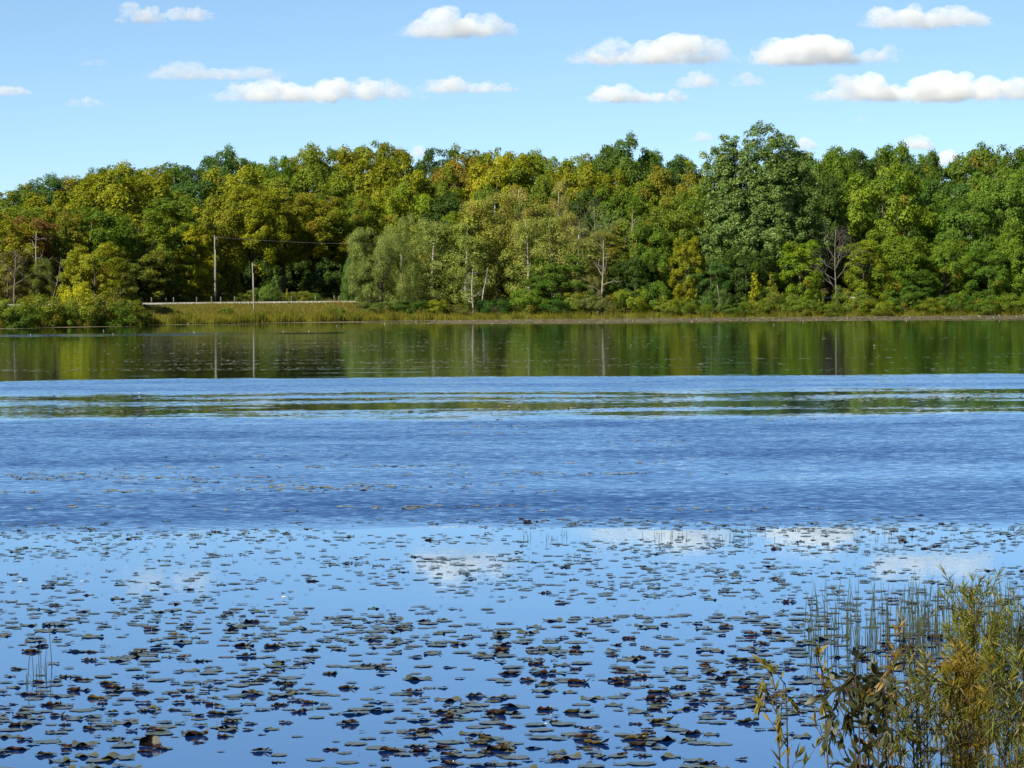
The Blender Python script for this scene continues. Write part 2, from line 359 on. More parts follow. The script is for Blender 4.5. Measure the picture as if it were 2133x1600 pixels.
for c_, q_ in lumps_round(8, 18, 25, 40, 6, 2.0, .95, lo=.0, power=.5): L.append((c_+np.array([0, 0, .5]), q_))
add_proto('cottonwood', 21, 33, crown_mesh('cottonwood_crown', 6, L, 120, .29, M['leaf_gloss'], up=.1, aspect=.8), trunk_mesh('cottonwood_trunk', 7, 33, .7, M['bark'], 10, 8))
# willows: soft dome of fine hanging leaves
for i in range(2):
    L = lumps_round(40+i, 14, 15, 34, 9, 1.9, .80, lo=0.0, power=.5)
    add_proto('willow', 14, 15, crown_mesh('willow_crown', 44+i, L, 260, .24, M['leaf'], up=.3, vert=1.35, aspect=.40, droop=(0, 0, -.7)), tr_m[i])
# birches: slender, thin feathery crown round a white stem
bt = [trunk_mesh('birch_trunk', 80+i, 16, .17, M['birch'], 9, 1.7, top=.98, bend=.35) for i in range(3)]
for i in range(3):
    r = rng(50+i); L = []
    for k in range(170):
        t = r.uniform(.0, 1.0); an = r.uniform(0, 6.28); rr = 3.0*math.sin(math.pi*(t*.80+.14))**.7*r.uniform(.25, 1.0)
        L.append((np.array([math.cos(an)*rr, math.sin(an)*rr, .8+t*14.4]), .62*r.uniform(.6, 1.3)))
    add_proto('birch', 6.4, 16, crown_mesh('birch_crown', 54+i, L, 230, .20, M['leaf'], up=.2, vert=1.5, aspect=.5, droop=(0, 0, -.7)), bt[i])
for i in range(4):
    L = lumps_round(60+i, 6, 4, 13, 7, .95, .52, lo=-.05, power=.45)
    add_proto('bush', 6, 4, crown_mesh('bush_foliage', 64+i, L, 230, .21, M['leaf']), None)
for i in range(2):
    r = rng(90+i); L = []
    for k in range(60):
        t = r.uniform(); an = r.uniform(0, 6.28); rr = 1.35*(1-t)**.8*r.uniform(.4, 1)
        L.append((np.array([math.cos(an)*rr, math.sin(an)*rr, .3+t*5.4]), .42*(1.1-.6*t)))
    add_proto('sapling', 3, 6, crown_mesh('sapling_crown', 94+i, L, 150, .24, M['leaf']), trunk_mesh('sapling_trunk', 98, 6, .06, M['bark'], 3, .6))
b_stem = trunk_mesh('bush_stem', 99, 3.2, .06, M['bark'], 5, 1.3)

count = {}
WIDE = {'maple': 1.32, 'tall': 1.28, 'wispy': 1.3, 'birch': 1.5, 'willow': 1.05}
def tree(px, ytop, wpx, D, kind, col, label, autumn=0.0, group=None, name=None, cat=None, low=0.0, seed=None):
    """a thing at its own distance; its height and spread come from where its top and sides are in the photograph"""
    i = count.get(kind, 0); count[kind] = i+1
    W, H, cm, tm = PROTO[kind][(i if seed is None else seed) % len(PROTO[kind])]
    D = dm(px, D); p = at(px, ytop, D); g = gz(p.x, D); h = p.z-g; wd = wpx/F*D*WIDE.get(kind, 1.0)
    nm = name or {'maple': 'broadleaf_tree', 'tall': 'broadleaf_tree', 'wispy': 'broadleaf_tree', 'cottonwood': 'cottonwood_tree', 'willow': 'willow_tree', 'birch': 'birch_tree', 'bush': 'bush', 'sapling': 'young_tree'}[kind]
    rz = random.Random(i*7+len(label)).uniform(0, 6.28) if kind != 'cottonwood' else 0.0
    root = empty(nm, (p.x, D, g), label, cat or ('bush' if kind == 'bush' else 'tree'), group, rz)
    hc = h*(1-low); part = 'foliage' if kind == 'bush' else 'crown'
    link(part, cm, root, (0, 0, h*low), (wd/W, wd/W, hc/(H*1.0)), (col[0]*1.62, col[1]*2.02, col[2]*1.0, autumn))
    if kind == 'bush': link('stem', b_stem, root, (0, 0, 0), (h/4, h/4, h/4*.8))
    else:
        k = h/H; link('trunk', tm, root, (0, 0, -.05), (max(.5, wd/W)*.9+.1*k, max(.5, wd/W)*.9+.1*k, k))
    return root
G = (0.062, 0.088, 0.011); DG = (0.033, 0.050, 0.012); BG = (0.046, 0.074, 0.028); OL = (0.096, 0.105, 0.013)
GO = (0.134, 0.118, 0.008); YE = (0.23, 0.19, 0.010); YG = (0.12, 0.14, 0.012); RB = (0.12, 0.060, 0.026)
SG = (0.140, 0.140, 0.062); PA = (0.225, 0.185, 0.062); PR = (0.215, 0.160, 0.080)
GR = 'trees of the wood across the lake'
TREES = [
 # back of the wood, the skyline from left to right (distance 285)
 (10, 398, 150, 285, 'maple', OL, 'olive tree at the left end of the skyline', .15),
 (95, 370, 130, 287, 'maple', BG, 'bluish green tree on the skyline next to the olive one at its left end', 0),
 (225, 340, 84, 283, 'tall', BG, 'small dark green treetop poking above the golden canopy on the left skyline', 0),
 (160, 368, 100, 286, 'maple', GO, 'gold olive skyline tree left of the small dark treetop', .2),
 (300, 354, 120, 285, 'maple', GO, 'orange tinged gold tree on the skyline right of the small dark treetop', .35),
 (365, 328, 110, 284, 'wispy', G, 'green skyline tree with upright sprays left of the dark bluish peak', 0),
 (475, 316, 120, 283, 'maple', BG, 'dark bluish green tree making the first tall peak of the left skyline', 0),
 (420, 345, 100, 288, 'tall', DG, 'dark green tree filling the dip left of the bluish skyline peak', 0),
 (560, 326, 120, 285, 'maple', G, 'mid green flat topped skyline tree right of the dark bluish peak', .1),
 (655, 309, 112, 284, 'maple', OL, 'olive round skyline tree with a small cloud just left of its top', .15),
 (735, 294, 100, 283, 'wispy', G, 'green skyline tree with spiky top left of the pale grey green sprays', .1),
 (800, 285, 96, 286, 'wispy', SG, 'pale grey green wispy treetop, the highest of the left half skyline', 0),
 (868, 310, 84, 286, 'wispy', PA, 'thin pale tan treetop on the skyline in front of a scrap of cloud', .2),
 (940, 294, 104, 284, 'wispy', RB, 'reddish brown treetop on the skyline near the middle', .1),
 (905, 310, 80, 288, 'tall', DG, 'dark green skyline tree tucked left of the reddish brown treetop', 0),
 (1000, 306, 110, 285, 'wispy', G, 'green skyline tree with loose sprays right of the reddish brown treetop', 0),
 (1062, 316, 110, 283, 'maple', GO, 'golden skyline tree with domed top near the middle', .2),
 (1130, 318, 90, 287, 'tall', OL, 'olive skyline tree between the golden dome and the twin dark tips', 0),
 (1182, 312, 64, 285, 'wispy', DG, 'dark green treetop with twin feathery tips on the middle skyline', 0),
 (1237, 328, 90, 288, 'maple', OL, 'low olive skyline tree left of the big round dark crown', .15),
 (1308, 292, 126, 280, 'maple', (0.052, 0.075, 0.014), 'big round dark green crown standing up from the skyline right of the middle', .05),
 (1385, 322, 92, 288, 'tall', BG, 'bluish green skyline tree between the round dark crown and the tan one', 0),
 (1432, 308, 84, 284, 'wispy', PA, 'tan airy treetop on the skyline just left of the huge cottonwood', .25),
 (1735, 307, 110, 270, 'maple', G, 'green skyline tree just right of the huge cottonwood', 0),
 (1792, 316, 90, 274, 'tall', DG, 'dark green skyline tree left of the reddish spiky crown', 0),
 (1850, 290, 118, 270, 'wispy', (0.105, 0.088, 0.028), 'brownish crown with upright spikes rising from the right skyline', .25),
 (1915, 315, 104, 272, 'maple', (0.065, 0.085, 0.014), 'olive green skyline tree with small cloud above, right of the brown spiky crown', .05),
 (1972, 338, 90, 276, 'tall', G, 'low green tree in the skyline dip under a white cloud scrap at right', 0),
 (2052, 304, 140, 270, 'maple', (0.07, 0.092, 0.018), 'broad green tree topping the right end of the skyline', .05),
 (2130, 318, 100, 268, 'maple', G, 'green tree cut by the right frame edge at the skyline', 0),
 (1650, 330, 110, 290, 'maple', DG, 'dark tree behind the right shoulder of the huge cottonwood', 0),
 (55, 384, 130, 296, 'maple', OL, 'olive crown in the skyline gap between the left end tree and the bluish one', .1),
 (195, 362, 120, 298, 'maple', OL, 'olive crown closing the skyline just left of the small dark treetop', .1),
 (262, 350, 120, 298, 'maple', (0.085, 0.092, 0.014), 'dull green crown closing the skyline just right of the small dark treetop', .1),
 (335, 344, 130, 300, 'maple', G, 'green crown closing the skyline behind the orange tinged gold tree', .05),
 (515, 330, 130, 300, 'maple', OL, 'olive crown closing the skyline right behind the dark bluish peak', .1),
 (610, 320, 130, 300, 'maple', OL, 'olive crown closing the skyline between the flat topped and the round tree', .1),
 (695, 312, 130, 300, 'maple', GO, 'gold crown closing the skyline left of the spiky green top', .2),
 (775, 300, 130, 300, 'maple', OL, 'olive crown closing the skyline behind the pale wispy treetop', .1),
 (835, 306, 120, 300, 'maple', GO, 'gold crown closing the skyline left of the thin tan treetop', .2),
 (975, 312, 120, 300, 'maple', OL, 'olive crown closing the skyline right behind the reddish brown treetop', .1),
 (1030, 318, 120, 300, 'maple', G, 'green crown closing the skyline left of the golden dome', .05),
 (1100, 322, 130, 300, 'maple', OL, 'olive crown closing the skyline right of the golden dome', .1),
 (1210, 328, 130, 300, 'maple', OL, 'olive crown closing the skyline right of the twin dark tips', .1),
 (1260, 322, 120, 300, 'maple', OL, 'olive crown closing the skyline against the big round dark crown', .1),
 (1360, 326, 130, 300, 'maple', G, 'green crown closing the skyline right against the big round dark crown', .05),
 (1460, 316, 120, 300, 'maple', OL, 'olive crown closing the skyline behind the left edge of the cottonwood', .05),
 (1700, 314, 120, 296, 'maple', G, 'green crown closing the skyline at the right edge of the cottonwood', .05),
 (1760, 318, 120, 296, 'maple', G, 'green crown closing the skyline between the first two trees right of the cottonwood', .05),
 (1820, 310, 120, 296, 'maple', G, 'green crown closing the skyline left behind the brown spiky crown', .05),
 (1885, 308, 120, 296, 'maple', G, 'green crown closing the skyline right behind the brown spiky crown', .05),
 (2010, 325, 120, 296, 'maple', G, 'green crown closing the skyline right of the dip with the cloud scrap', .05),
 (2095, 314, 120, 296, 'maple', G, 'green crown closing the skyline near the right frame edge', .05),
 # middle of the wood (distance 250)
 (40, 428, 150, 252, 'maple', OL, 'dull olive tree under the left end of the skyline, second row', .25),
 (130, 402, 150, 250, 'maple', GO, 'golden olive tree under the bluish tree on the left', .15),
 (262, 352, 190, 246, 'maple', GO, 'largest golden tree of the left wood with deep shade on its right side', .12),
 (345, 385, 130, 250, 'maple', OL, 'olive tree on the right flank of the largest golden tree', .1),
 (412, 372, 120, 252, 'tall', BG, 'bluish dark tree between olive crowns above the roadside yellow maple', 0),
 (500, 352, 170, 244, 'maple', (0.15, 0.135, 0.012), 'bright gold maple, tallest above the utility poles', .15),
 (588, 362, 120, 252, 'maple', OL, 'olive tree right of the bright gold maple', .15),
 (665, 352, 140, 250, 'maple', OL, 'broad olive tree below the round skyline tree with the cloud', .1),
 (760, 318, 140, 256, 'maple', GO, 'golden tree under the pale wispy treetop', .25),
 (838, 342, 130, 250, 'maple', GO, 'yellow gold tree under the thin tan treetop', .15),
 (900, 352, 110, 252, 'maple', OL, 'olive tree left of the orange flecked one near the middle', .1),
 (960, 330, 120, 258, 'maple', (0.15, 0.095, 0.018), 'orange flecked tree beneath the reddish brown treetop', .5),
 (1035, 328, 130, 252, 'maple', (0.19, 0.155, 0.010), 'bright yellow tree near the middle of the wood', .1),
 (1105, 352, 120, 250, 'maple', OL, 'olive tree right of the bright yellow one in mid wood', .1),
 (1172, 348, 120, 252, 'maple', GO, 'gold tree below the twin dark tips', .1),
 (1245, 352, 130, 250, 'maple', (0.13, 0.115, 0.012), 'dull gold tree left below the big round dark crown', .2),
 (1330, 372, 120, 250, 'maple', OL, 'olive tree right below the big round dark crown', .1),
 (1400, 352, 120, 252, 'maple', (0.145, 0.115, 0.018), 'tawny gold tree left of the huge cottonwood in the second row', .2),
 (1470, 400, 120, 246, 'tall', OL, 'olive tree behind the left shoulder of the huge cottonwood', 0),
 (1700, 378, 130, 244, 'maple', DG, 'dark green tree behind the two bright saplings right of the cottonwood', 0),
 (1775, 372, 120, 248, 'maple', DG, 'very dark tree behind the tall lime green tree, on its left', 0),
 (1900, 372, 150, 246, 'maple', (0.045, 0.078, 0.016), 'dark green tree behind the tall lime green tree, on its right', 0),
 (1985, 372, 120, 248, 'tall', BG, 'bluish green tall tree under the cloud scrap of the right skyline', 0),
 (2095, 372, 140, 244, 'maple', G, 'mid green tree under the broad tree of the right skyline', 0),
 # front of the left wood, behind the road (distance 215 - 225)
 (10, 462, 120, 226, 'maple', GO, 'dull golden tree at the left frame edge above the shore bushes', .3),
 (65, 452, 100, 224, 'tall', RB, 'russet brown tree behind the white dead trunk on the left', .25),
 (120, 440, 120, 226, 'maple', (0.115, 0.095, 0.014), 'dark gold tree right of the russet brown one', .3),
 (190, 430, 150, 222, 'maple', G, 'green shaded tree in the hollow below the largest golden tree', .05),
 (285, 440, 150, 220, 'maple', OL, 'soft olive tree between the hollow and the roadside yellow maple', .12),
 (360, 412, 110, 222, 'tall', (0.075, 0.098, 0.016), 'green tree with dark gaps left of the bright yellow roadside maple', .1),
 (398, 462, 92, 216, 'tall', (0.20, 0.160, 0.010), 'bright yellow maple at the roadside left of the taller utility pole', .1),
 (300, 520, 130, 214, 'maple', (0.105, 0.095, 0.022), 'low tan olive tree left of the road end', .2),
 (196, 508, 112, 190, 'maple', (0.155, 0.135, 0.012), 'rounded golden bush like tree above the shore bushes on the left', .1),
 (250, 545, 80, 205, 'tall', (0.11, 0.105, 0.03), 'tan green tree between the rounded golden tree and the road end', .15),
 (345, 545, 90, 212, 'tall', OL, 'olive tree at the roadside below the bright yellow maple', .1),
 (75, 540, 90, 196, 'willow', (0.105, 0.10, 0.035), 'dull grey green tree around the foot of the white dead trunk', .2),
 (15, 520, 70, 200, 'tall', (0.095, 0.070, 0.03), 'brownish tree at the left frame edge over the shore bushes', .2),
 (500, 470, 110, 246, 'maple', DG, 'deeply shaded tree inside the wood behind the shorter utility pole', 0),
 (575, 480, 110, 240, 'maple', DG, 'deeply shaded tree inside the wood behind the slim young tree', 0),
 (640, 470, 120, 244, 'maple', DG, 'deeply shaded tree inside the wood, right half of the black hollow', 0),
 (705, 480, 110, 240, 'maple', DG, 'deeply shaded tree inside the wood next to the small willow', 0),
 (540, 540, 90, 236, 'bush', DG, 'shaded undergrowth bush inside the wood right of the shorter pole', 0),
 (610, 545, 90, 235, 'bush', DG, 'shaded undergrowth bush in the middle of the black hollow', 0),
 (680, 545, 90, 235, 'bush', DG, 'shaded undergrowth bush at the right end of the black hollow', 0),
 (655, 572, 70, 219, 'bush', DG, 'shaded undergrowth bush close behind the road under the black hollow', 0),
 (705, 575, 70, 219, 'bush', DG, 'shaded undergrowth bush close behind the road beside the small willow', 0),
 # trees with high crowns over the dark gap behind the road
 (455, 400, 110, 222, 'maple', (0.145, 0.125, 0.012), 'golden tree right behind the taller utility pole', .12),
 (525, 392, 120, 220, 'maple', GO, 'golden tree leaning over the dark gap above the shorter pole', .15),
 (590, 405, 110, 222, 'maple', (0.12, 0.10, 0.012), 'dull gold tree over the left part of the dark gap', .25),
 (655, 410, 130, 222, 'maple', (0.13, 0.11, 0.012), 'orange tipped gold tree over the right part of the dark gap', .4),
 (725, 410, 110, 222, 'maple', OL, 'olive tree above the left willow, at the end of the dark gap', .15),
 (790, 400, 120, 225, 'maple', (0.14, 0.13, 0.010), 'yellow green tree directly above the willow pair', .1),
 (855, 392, 110, 228, 'maple', YG, 'yellow lit tree above the right willow of the pair', .08),
 (935, 400, 120, 226, 'maple', DG, 'dark green tree behind the first tan birches', 0),
 (1010, 395, 100, 228, 'maple', (0.07, 0.09, 0.014), 'dark olive tree behind the tallest tan birches', .05),
 (1128, 395, 110, 226, 'maple', (0.07, 0.085, 0.014), 'shaded olive tree between the two tan birch groups', .1),
 (1210, 400, 120, 226, 'maple', DG, 'dark green tree behind the bare russet birch', 0),
 (1290, 400, 120, 224, 'maple', G, 'green tree behind the white broken snag right of the middle', .05),
 (1370, 408, 120, 222, 'maple', OL, 'soft olive tree left of the yellow shore tree', .1),
]
SHORE_TREES = [
 (792, 478, 150, 200, 'willow', SG, 'silvery green willow dome, left one of the willow pair at the road end', 0),
 (850, 450, 120, 206, 'willow', (0.155, 0.150, 0.060), 'taller paler willow, right one of the willow pair at the road end', 0),
 (742, 535, 62, 203, 'willow', (0.075, 0.105, 0.04), 'small green willow bulging over the road end', 0),
 (900, 458, 100, 201, 'birch', (0.165, 0.16, 0.075), 'tan leaved birch just right of the willow pair', .15),
 (945, 442, 100, 204, 'tall', (0.10, 0.112, 0.012), 'green and gold tree between the first tan birch and the tall birches', .12),
 (992, 412, 90, 203, 'birch', PA, 'tall tan birch with a bluish white trunk above the white stumps', .1),
 (1036, 398, 95, 205, 'birch', (0.195, 0.155, 0.055), 'tallest golden tan birch in the middle of the shore', .15),
 (1075, 388, 74, 205, 'birch', PR, 'thin pinkish tan birch just right of the tallest golden tan one', .2),
 (1120, 420, 90, 205, 'birch', (0.165, 0.145, 0.05), 'olive tan birch left of the slim pale topped birch', .1),
 (1166, 374, 54, 207, 'birch', PR, 'slim birch with a bare pale top standing above its neighbours', .1),
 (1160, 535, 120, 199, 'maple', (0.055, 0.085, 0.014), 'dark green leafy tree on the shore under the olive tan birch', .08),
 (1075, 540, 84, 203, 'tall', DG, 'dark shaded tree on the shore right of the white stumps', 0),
 (1188, 440, 80, 206, 'birch', (0.165, 0.14, 0.058), 'dull tan birch right of the slim pale topped one', .2),
 (1258, 478, 90, 203, 'birch', (0.16, 0.14, 0.05), 'golden birch in front of the bare russet birch', .3),
 (1222, 575, 76, 197, 'willow', (0.14, 0.115, 0.065), 'brown grey leafy clump beside the white branching snag', .15),
 (968, 462, 80, 200, 'birch', (0.19, 0.18, 0.075), 'pale grey green birch in front of the gold and green tree', 0),
 (1098, 452, 84, 200, 'birch', (0.195, 0.175, 0.07), 'pale olive birch in front of the thin pinkish one', .05),
 (1148, 448, 80, 201, 'birch', (0.18, 0.165, 0.065), 'soft pale birch left in front of the slim bare topped one', .05),
 (1200, 470, 84, 200, 'birch', (0.19, 0.165, 0.075), 'pale tan birch in front of the thin bare grey tree', .1),
 (1310, 452, 100, 205, 'maple', (0.085, 0.105, 0.016), 'green tree behind the white branching snag', .1),
 (1360, 470, 100, 203, 'maple', G, 'mid green shore tree left of the yellow shore tree', .05),
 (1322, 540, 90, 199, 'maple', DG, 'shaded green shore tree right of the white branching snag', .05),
 (1395, 430, 92, 207, 'tall', (0.095, 0.105, 0.022), 'pale olive tree rising behind the yellow shore tree', .1),
 (1428, 492, 62, 198, 'tall', (0.15, 0.125, 0.010), 'bright yellow tree on the shore left of the huge cottonwood', .05),
 (1455, 385, 90, 210, 'tall', (0.085, 0.105, 0.018), 'green tree touching the left side of the huge cottonwood', .05),
 (1578, 257, 262, 206, 'cottonwood', (0.064, 0.084, 0.029), 'huge cottonwood with ragged upright plumes, the tallest tree of the shore', 0),
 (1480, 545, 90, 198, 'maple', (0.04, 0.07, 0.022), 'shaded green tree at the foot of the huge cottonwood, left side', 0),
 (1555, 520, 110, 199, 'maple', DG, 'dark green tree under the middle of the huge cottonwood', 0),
 (1682, 412, 56, 208, 'tall', YG, 'upper lime green sapling lit against the dark wood right of the cottonwood', .05),
 (1665, 500, 84, 199, 'tall', (0.11, 0.135, 0.012), 'lower lime green tree on the shore right of the cottonwood', .08),
 (1572, 545, 44, 196, 'sapling', YE, 'small bright yellow sapling on the shore under the cottonwood', 0),
 (1606, 566, 46, 196, 'sapling', (0.16, 0.14, 0.02), 'short yellow green sapling right of the bright yellow sapling', 0),
 (1700, 560, 50, 198, 'sapling', (0.11, 0.115, 0.02), 'olive sapling left of the bare dark tree on the shore', 0),
 (1760, 470, 90, 222, 'maple', DG, 'very dark tree behind the bare dark tree', 0),
 (1838, 350, 160, 212, 'maple', (0.105, 0.125, 0.014), 'tall lime green tree with billowing tufts on the right shore', .05),
 (1800, 500, 90, 200, 'tall', (0.12, 0.125, 0.014), 'yellow green ragged tree at the lower left of the tall lime green one', .15),
 (1862, 485, 130, 202, 'maple', (0.095, 0.115, 0.014), 'green leafy tree at the foot of the tall lime green tree', .1),
 (1925, 400, 100, 214, 'tall', (0.06, 0.09, 0.016), 'shaded green tree right of the tall lime green one', 0),
 (1965, 500, 110, 203, 'maple', (0.085, 0.11, 0.014), 'round green shore tree in the right part of the shore', .1),
 (2010, 410, 120, 210, 'maple', (0.072, 0.105, 0.02), 'broad soft green tree behind the round one on the right shore', .03),
 (2088, 355, 130, 214, 'maple', (0.08, 0.112, 0.02), 'tall pale green tree near the right frame edge', .03),
 (2060, 520, 110, 201, 'maple', (0.060, 0.092, 0.014), 'dark green shore tree second from the right frame edge', .05),
 (2128, 470, 110, 202, 'maple', (0.085, 0.11, 0.014), 'green shore tree cut by the right frame edge', .08),
 (1912, 560, 80, 198, 'tall', (0.05, 0.08, 0.014), 'small shaded tree between two round green shore trees on the right', .05),
]
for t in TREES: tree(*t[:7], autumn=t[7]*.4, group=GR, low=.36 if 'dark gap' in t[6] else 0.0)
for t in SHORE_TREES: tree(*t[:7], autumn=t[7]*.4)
BUSHES = [
 (20, 618, 100, 163, (0.10, 0.11, 0.016), 'olive bush at the left end of the far shore', .1),
 (85, 612, 100, 166, (0.11, 0.11, 0.016), 'olive bush under the white dead trunk', .15),
 (40, 640, 90, 160.5, (0.05, 0.075, 0.012), 'dark green bush overhanging the water at the left end of the shore', .05),
 (125, 630, 90, 164, (0.075, 0.095, 0.014), 'green bush over a dark hollow, third along the left shore', .1),
 (155, 588, 76, 174, YE, 'bright yellow bush behind the left shore bushes', 0),
 (165, 618, 84, 168, (0.12, 0.115, 0.016), 'golden olive bush below the bright yellow one', .1),
 (205, 606, 80, 170, (0.115, 0.095, 0.022), 'brown tinged bush right of the bright yellow one', .25),
 (215, 632, 110, 167, (0.06, 0.085, 0.014), 'broad dark hollowed bush at the water left of the grass bank', .08),
 (262, 622, 80, 172, (0.115, 0.11, 0.016), 'yellowish bush at the left end of the road', .12),
 (292, 650, 60, 172, (0.06, 0.085, 0.016), 'low green bush where the shore bushes meet the grass bank', 0),
 (372, 618, 60, 211, (0.13, 0.10, 0.03), 'tan roadside bush below the bright yellow maple', .2),
 (410, 609, 54, 212, (0.12, 0.10, 0.026), 'tan bush at the roadside left of the taller pole', .2),
 (430, 612, 44, 213, (0.085, 0.105, 0.02), 'green bush at the foot of the taller pole', .05),
 (478, 612, 52, 212, (0.075, 0.10, 0.018), 'green roadside bush between the two poles, left one', .05),
 (512, 606, 46, 212, (0.11, 0.11, 0.022), 'yellowish roadside bush just left of the shorter pole', .1),
 (552, 594, 50, 210, (0.085, 0.115, 0.03), 'grey green bush right of the shorter pole', 0),
 (586, 610, 50, 212, (0.09, 0.11, 0.03), 'pale green bush at the foot of the slim young tree', .05),
 (628, 606, 56, 212, (0.115, 0.11, 0.026), 'tan green roadside bush under the dark gap', .12),
 (652, 612, 40, 213, (0.08, 0.11, 0.03), 'small grey green bush at the right of the dark gap', 0),
 (730, 612, 46, 205, (0.10, 0.125, 0.05), 'pale bush under the small willow at the road end', 0),
 (790, 628, 90, 195, (0.085, 0.10, 0.035), 'grey green bush at the foot of the left willow', 0),
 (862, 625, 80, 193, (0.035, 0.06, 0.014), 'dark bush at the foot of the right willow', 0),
 (910, 626, 60, 193, (0.14, 0.13, 0.014), 'yellow lit bush right of the willow feet', .1),
 (948, 632, 70, 192, (0.075, 0.08, 0.018), 'dull brown green bush left of the white stumps', .1),
 (1030, 622, 80, 194, (0.028, 0.055, 0.014), 'dark green bush right of the white stumps', 0),
 (1095, 600, 76, 194, (0.075, 0.105, 0.014), 'bright green bush under the dark leafy shore tree', .08),
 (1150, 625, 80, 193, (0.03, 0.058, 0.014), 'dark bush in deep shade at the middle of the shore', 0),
 (1205, 608, 70, 194, (0.105, 0.11, 0.03), 'tan olive bush left of the white branching snag', .15),
 (1245, 615, 70, 193, (0.095, 0.085, 0.045), 'grey brown bush in front of the white branching snag', .1),
 (1310, 602, 84, 194, (0.11, 0.12, 0.014), 'yellow green bush right of the white branching snag', .12),
 (1365, 590, 80, 195, (0.06, 0.09, 0.014), 'green bush left of the yellow shore tree', .1),
 (1400, 622, 76, 192, (0.115, 0.115, 0.02), 'olive yellow bush below the yellow shore tree', .1),
 (1445, 630, 66, 192, (0.08, 0.10, 0.016), 'low olive bush left of the leaning grey trunk', .05),
 (1495, 600, 64, 194, (0.06, 0.082, 0.032), 'grey green bush at the leaning grey trunk', 0),
 (1530, 632, 64, 192, (0.05, 0.075, 0.016), 'low dark bush right of the leaning grey trunk', 0),
 (1575, 622, 64, 192, (0.095, 0.105, 0.018), 'olive bush below the bright yellow sapling', .1),
 (1625, 605, 66, 194, (0.09, 0.10, 0.024), 'tan green bush below the short yellow green sapling', .1),
 (1675, 622, 70, 192, (0.08, 0.10, 0.016), 'green bush under the lower lime green tree', .05),
 (1725, 630, 70, 192, (0.085, 0.095, 0.016), 'olive bush under the bare dark tree', .1),
 (1775, 600, 76, 194, (0.09, 0.105, 0.024), 'soft green bush right of the bare dark tree', .08),
 (1825, 622, 74, 192, (0.105, 0.11, 0.014), 'yellow green bush below the ragged yellow green tree', .15),
 (1880, 605, 80, 194, (0.05, 0.08, 0.014), 'dark green bush right of the yellow green shore bush', .1),
 (1935, 622, 74, 193, (0.10, 0.105, 0.016), 'olive bush below the small shaded tree on the right shore', .15),
 (1990, 608, 80, 194, (0.055, 0.085, 0.014), 'green bush third from the right frame edge on the shore', .1),
 (2050, 625, 80, 193, (0.06, 0.088, 0.014), 'low green bush second from the right frame edge', .08),
 (2110, 610, 84, 193, (0.08, 0.10, 0.014), 'green bush at the right frame edge of the shore', .1),
 (470, 642, 40, 186, (0.085, 0.10, 0.018), 'low round tuft of a bush on the grass bank left of the shorter pole', 0),
 (700, 640, 40, 190, (0.075, 0.095, 0.018), 'low green bush on the grass bank near the willows', 0),
]
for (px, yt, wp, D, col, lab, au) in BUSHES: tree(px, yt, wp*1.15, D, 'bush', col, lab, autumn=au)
tree(572, 556, 24, 211, 'sapling', (0.06, 0.095, 0.03), 'slim grey green young tree by the road right of the shorter pole')
tree(598, 600, 14, 210, 'sapling', (0.2, 0.16, 0.012), 'tiny yellow sapling at the roadside right of the slim young tree')

# the wood goes on to both sides, out of the frame
r = rng(77); LL = []
for side in (-1, 1):
    for i in range(46 if side > 0 else 110):
        x = side*r.uniform(84 if side > 0 else 92, 250); y = float(shore(x))+r.uniform(10, 95)
        if side < 0 and 20 < (y-float(shore(x))) < 36: y += 20
        z0 = gz(x, y); hh = r.uniform(15, 22); wd_ = r.uniform(9, 14)
        for c_, q_ in lumps_round(int(r.integers(0, 9999)), wd_, hh, 16, 4, 2.1, 1.5, lo=.02, power=.5): LL.append((c_+np.array([x, y, z0]), q_))
o = link('far_wood', crown_mesh('far_wood', 78, LL, 34, .75, M['leaf'], up=.3), color=(0.115, 0.135, 0.013, .12)); tag(o, 'wood going on along the lake to both sides', 'wood', kind='stuff')

# ---------------------------------------------------------------- bare and dead trees
def branchy(b, p, d, ln, rad, depth, r, up=.25, n=5, kids=3, split=.62):
    pts = [p]; q = p.copy(); dd = d.copy()
    for k in range(4):
        dd = (dd+Vector(r.normal(size=3))*.16+Vector((0, 0, up))*.25).normalized(); q = q+dd*ln/4; pts.append(q.copy())
    b.tube(pts, [rad*(1-.17*k) for k in range(5)], n)
    if depth == 0: return
    for k in range(kids):
        i = 2+int(r.integers(0, 3)); side = Vector(r.normal(size=3)); side = (side-dd*side.dot(dd)).normalized()
        branchy(b, pts[i].copy(), (dd*.55+side*.75).normalized(), ln*split*r.uniform(.75, 1.2), rad*.5, depth-1, r, up, 4, kids, split)
def snag(px, ytop, D, label, mat, seed, ltop=.0, arms=6, arm=.3, depth=1, rad=.12, twigs=3, lo=.35, name='dead_tree', kids=3, up=.25):
    D = dm(px, D); p = at(px, ytop, D); g = gz(p.x, D); h = p.z-g; r = rng(seed)
    root = empty(name, (p.x-ltop, D, g), label, 'dead tree')
    pts = [Vector((ltop*t+math.sin(t*5+seed)*.12, math.cos(t*4+seed)*.1, h*t-.1)) for t in np.linspace(0, 1, 9)]
    rads = [rad*(1-.75*t) for t in np.linspace(0, 1, 9)]
    tb = MB(); tb.tube(pts, rads, 7); link('trunk', tb.mesh('dead_trunk', M[mat]), root)
    for k in range(arms):
        t = lo+(.97-lo)*(k+.4)/arms; i = min(8, int(round(t*8))); an = k*2.4+seed
        bb = MB(); branchy(bb, pts[i].copy(), Vector((math.cos(an), math.sin(an)*.6, .55)).normalized(), h*arm*(1.2-t)*r.uniform(.8, 1.3), rads[i]*.6, depth, r, up, 5, kids)
        link('branch', bb.mesh('dead_branch', M[mat]), root)
    return root
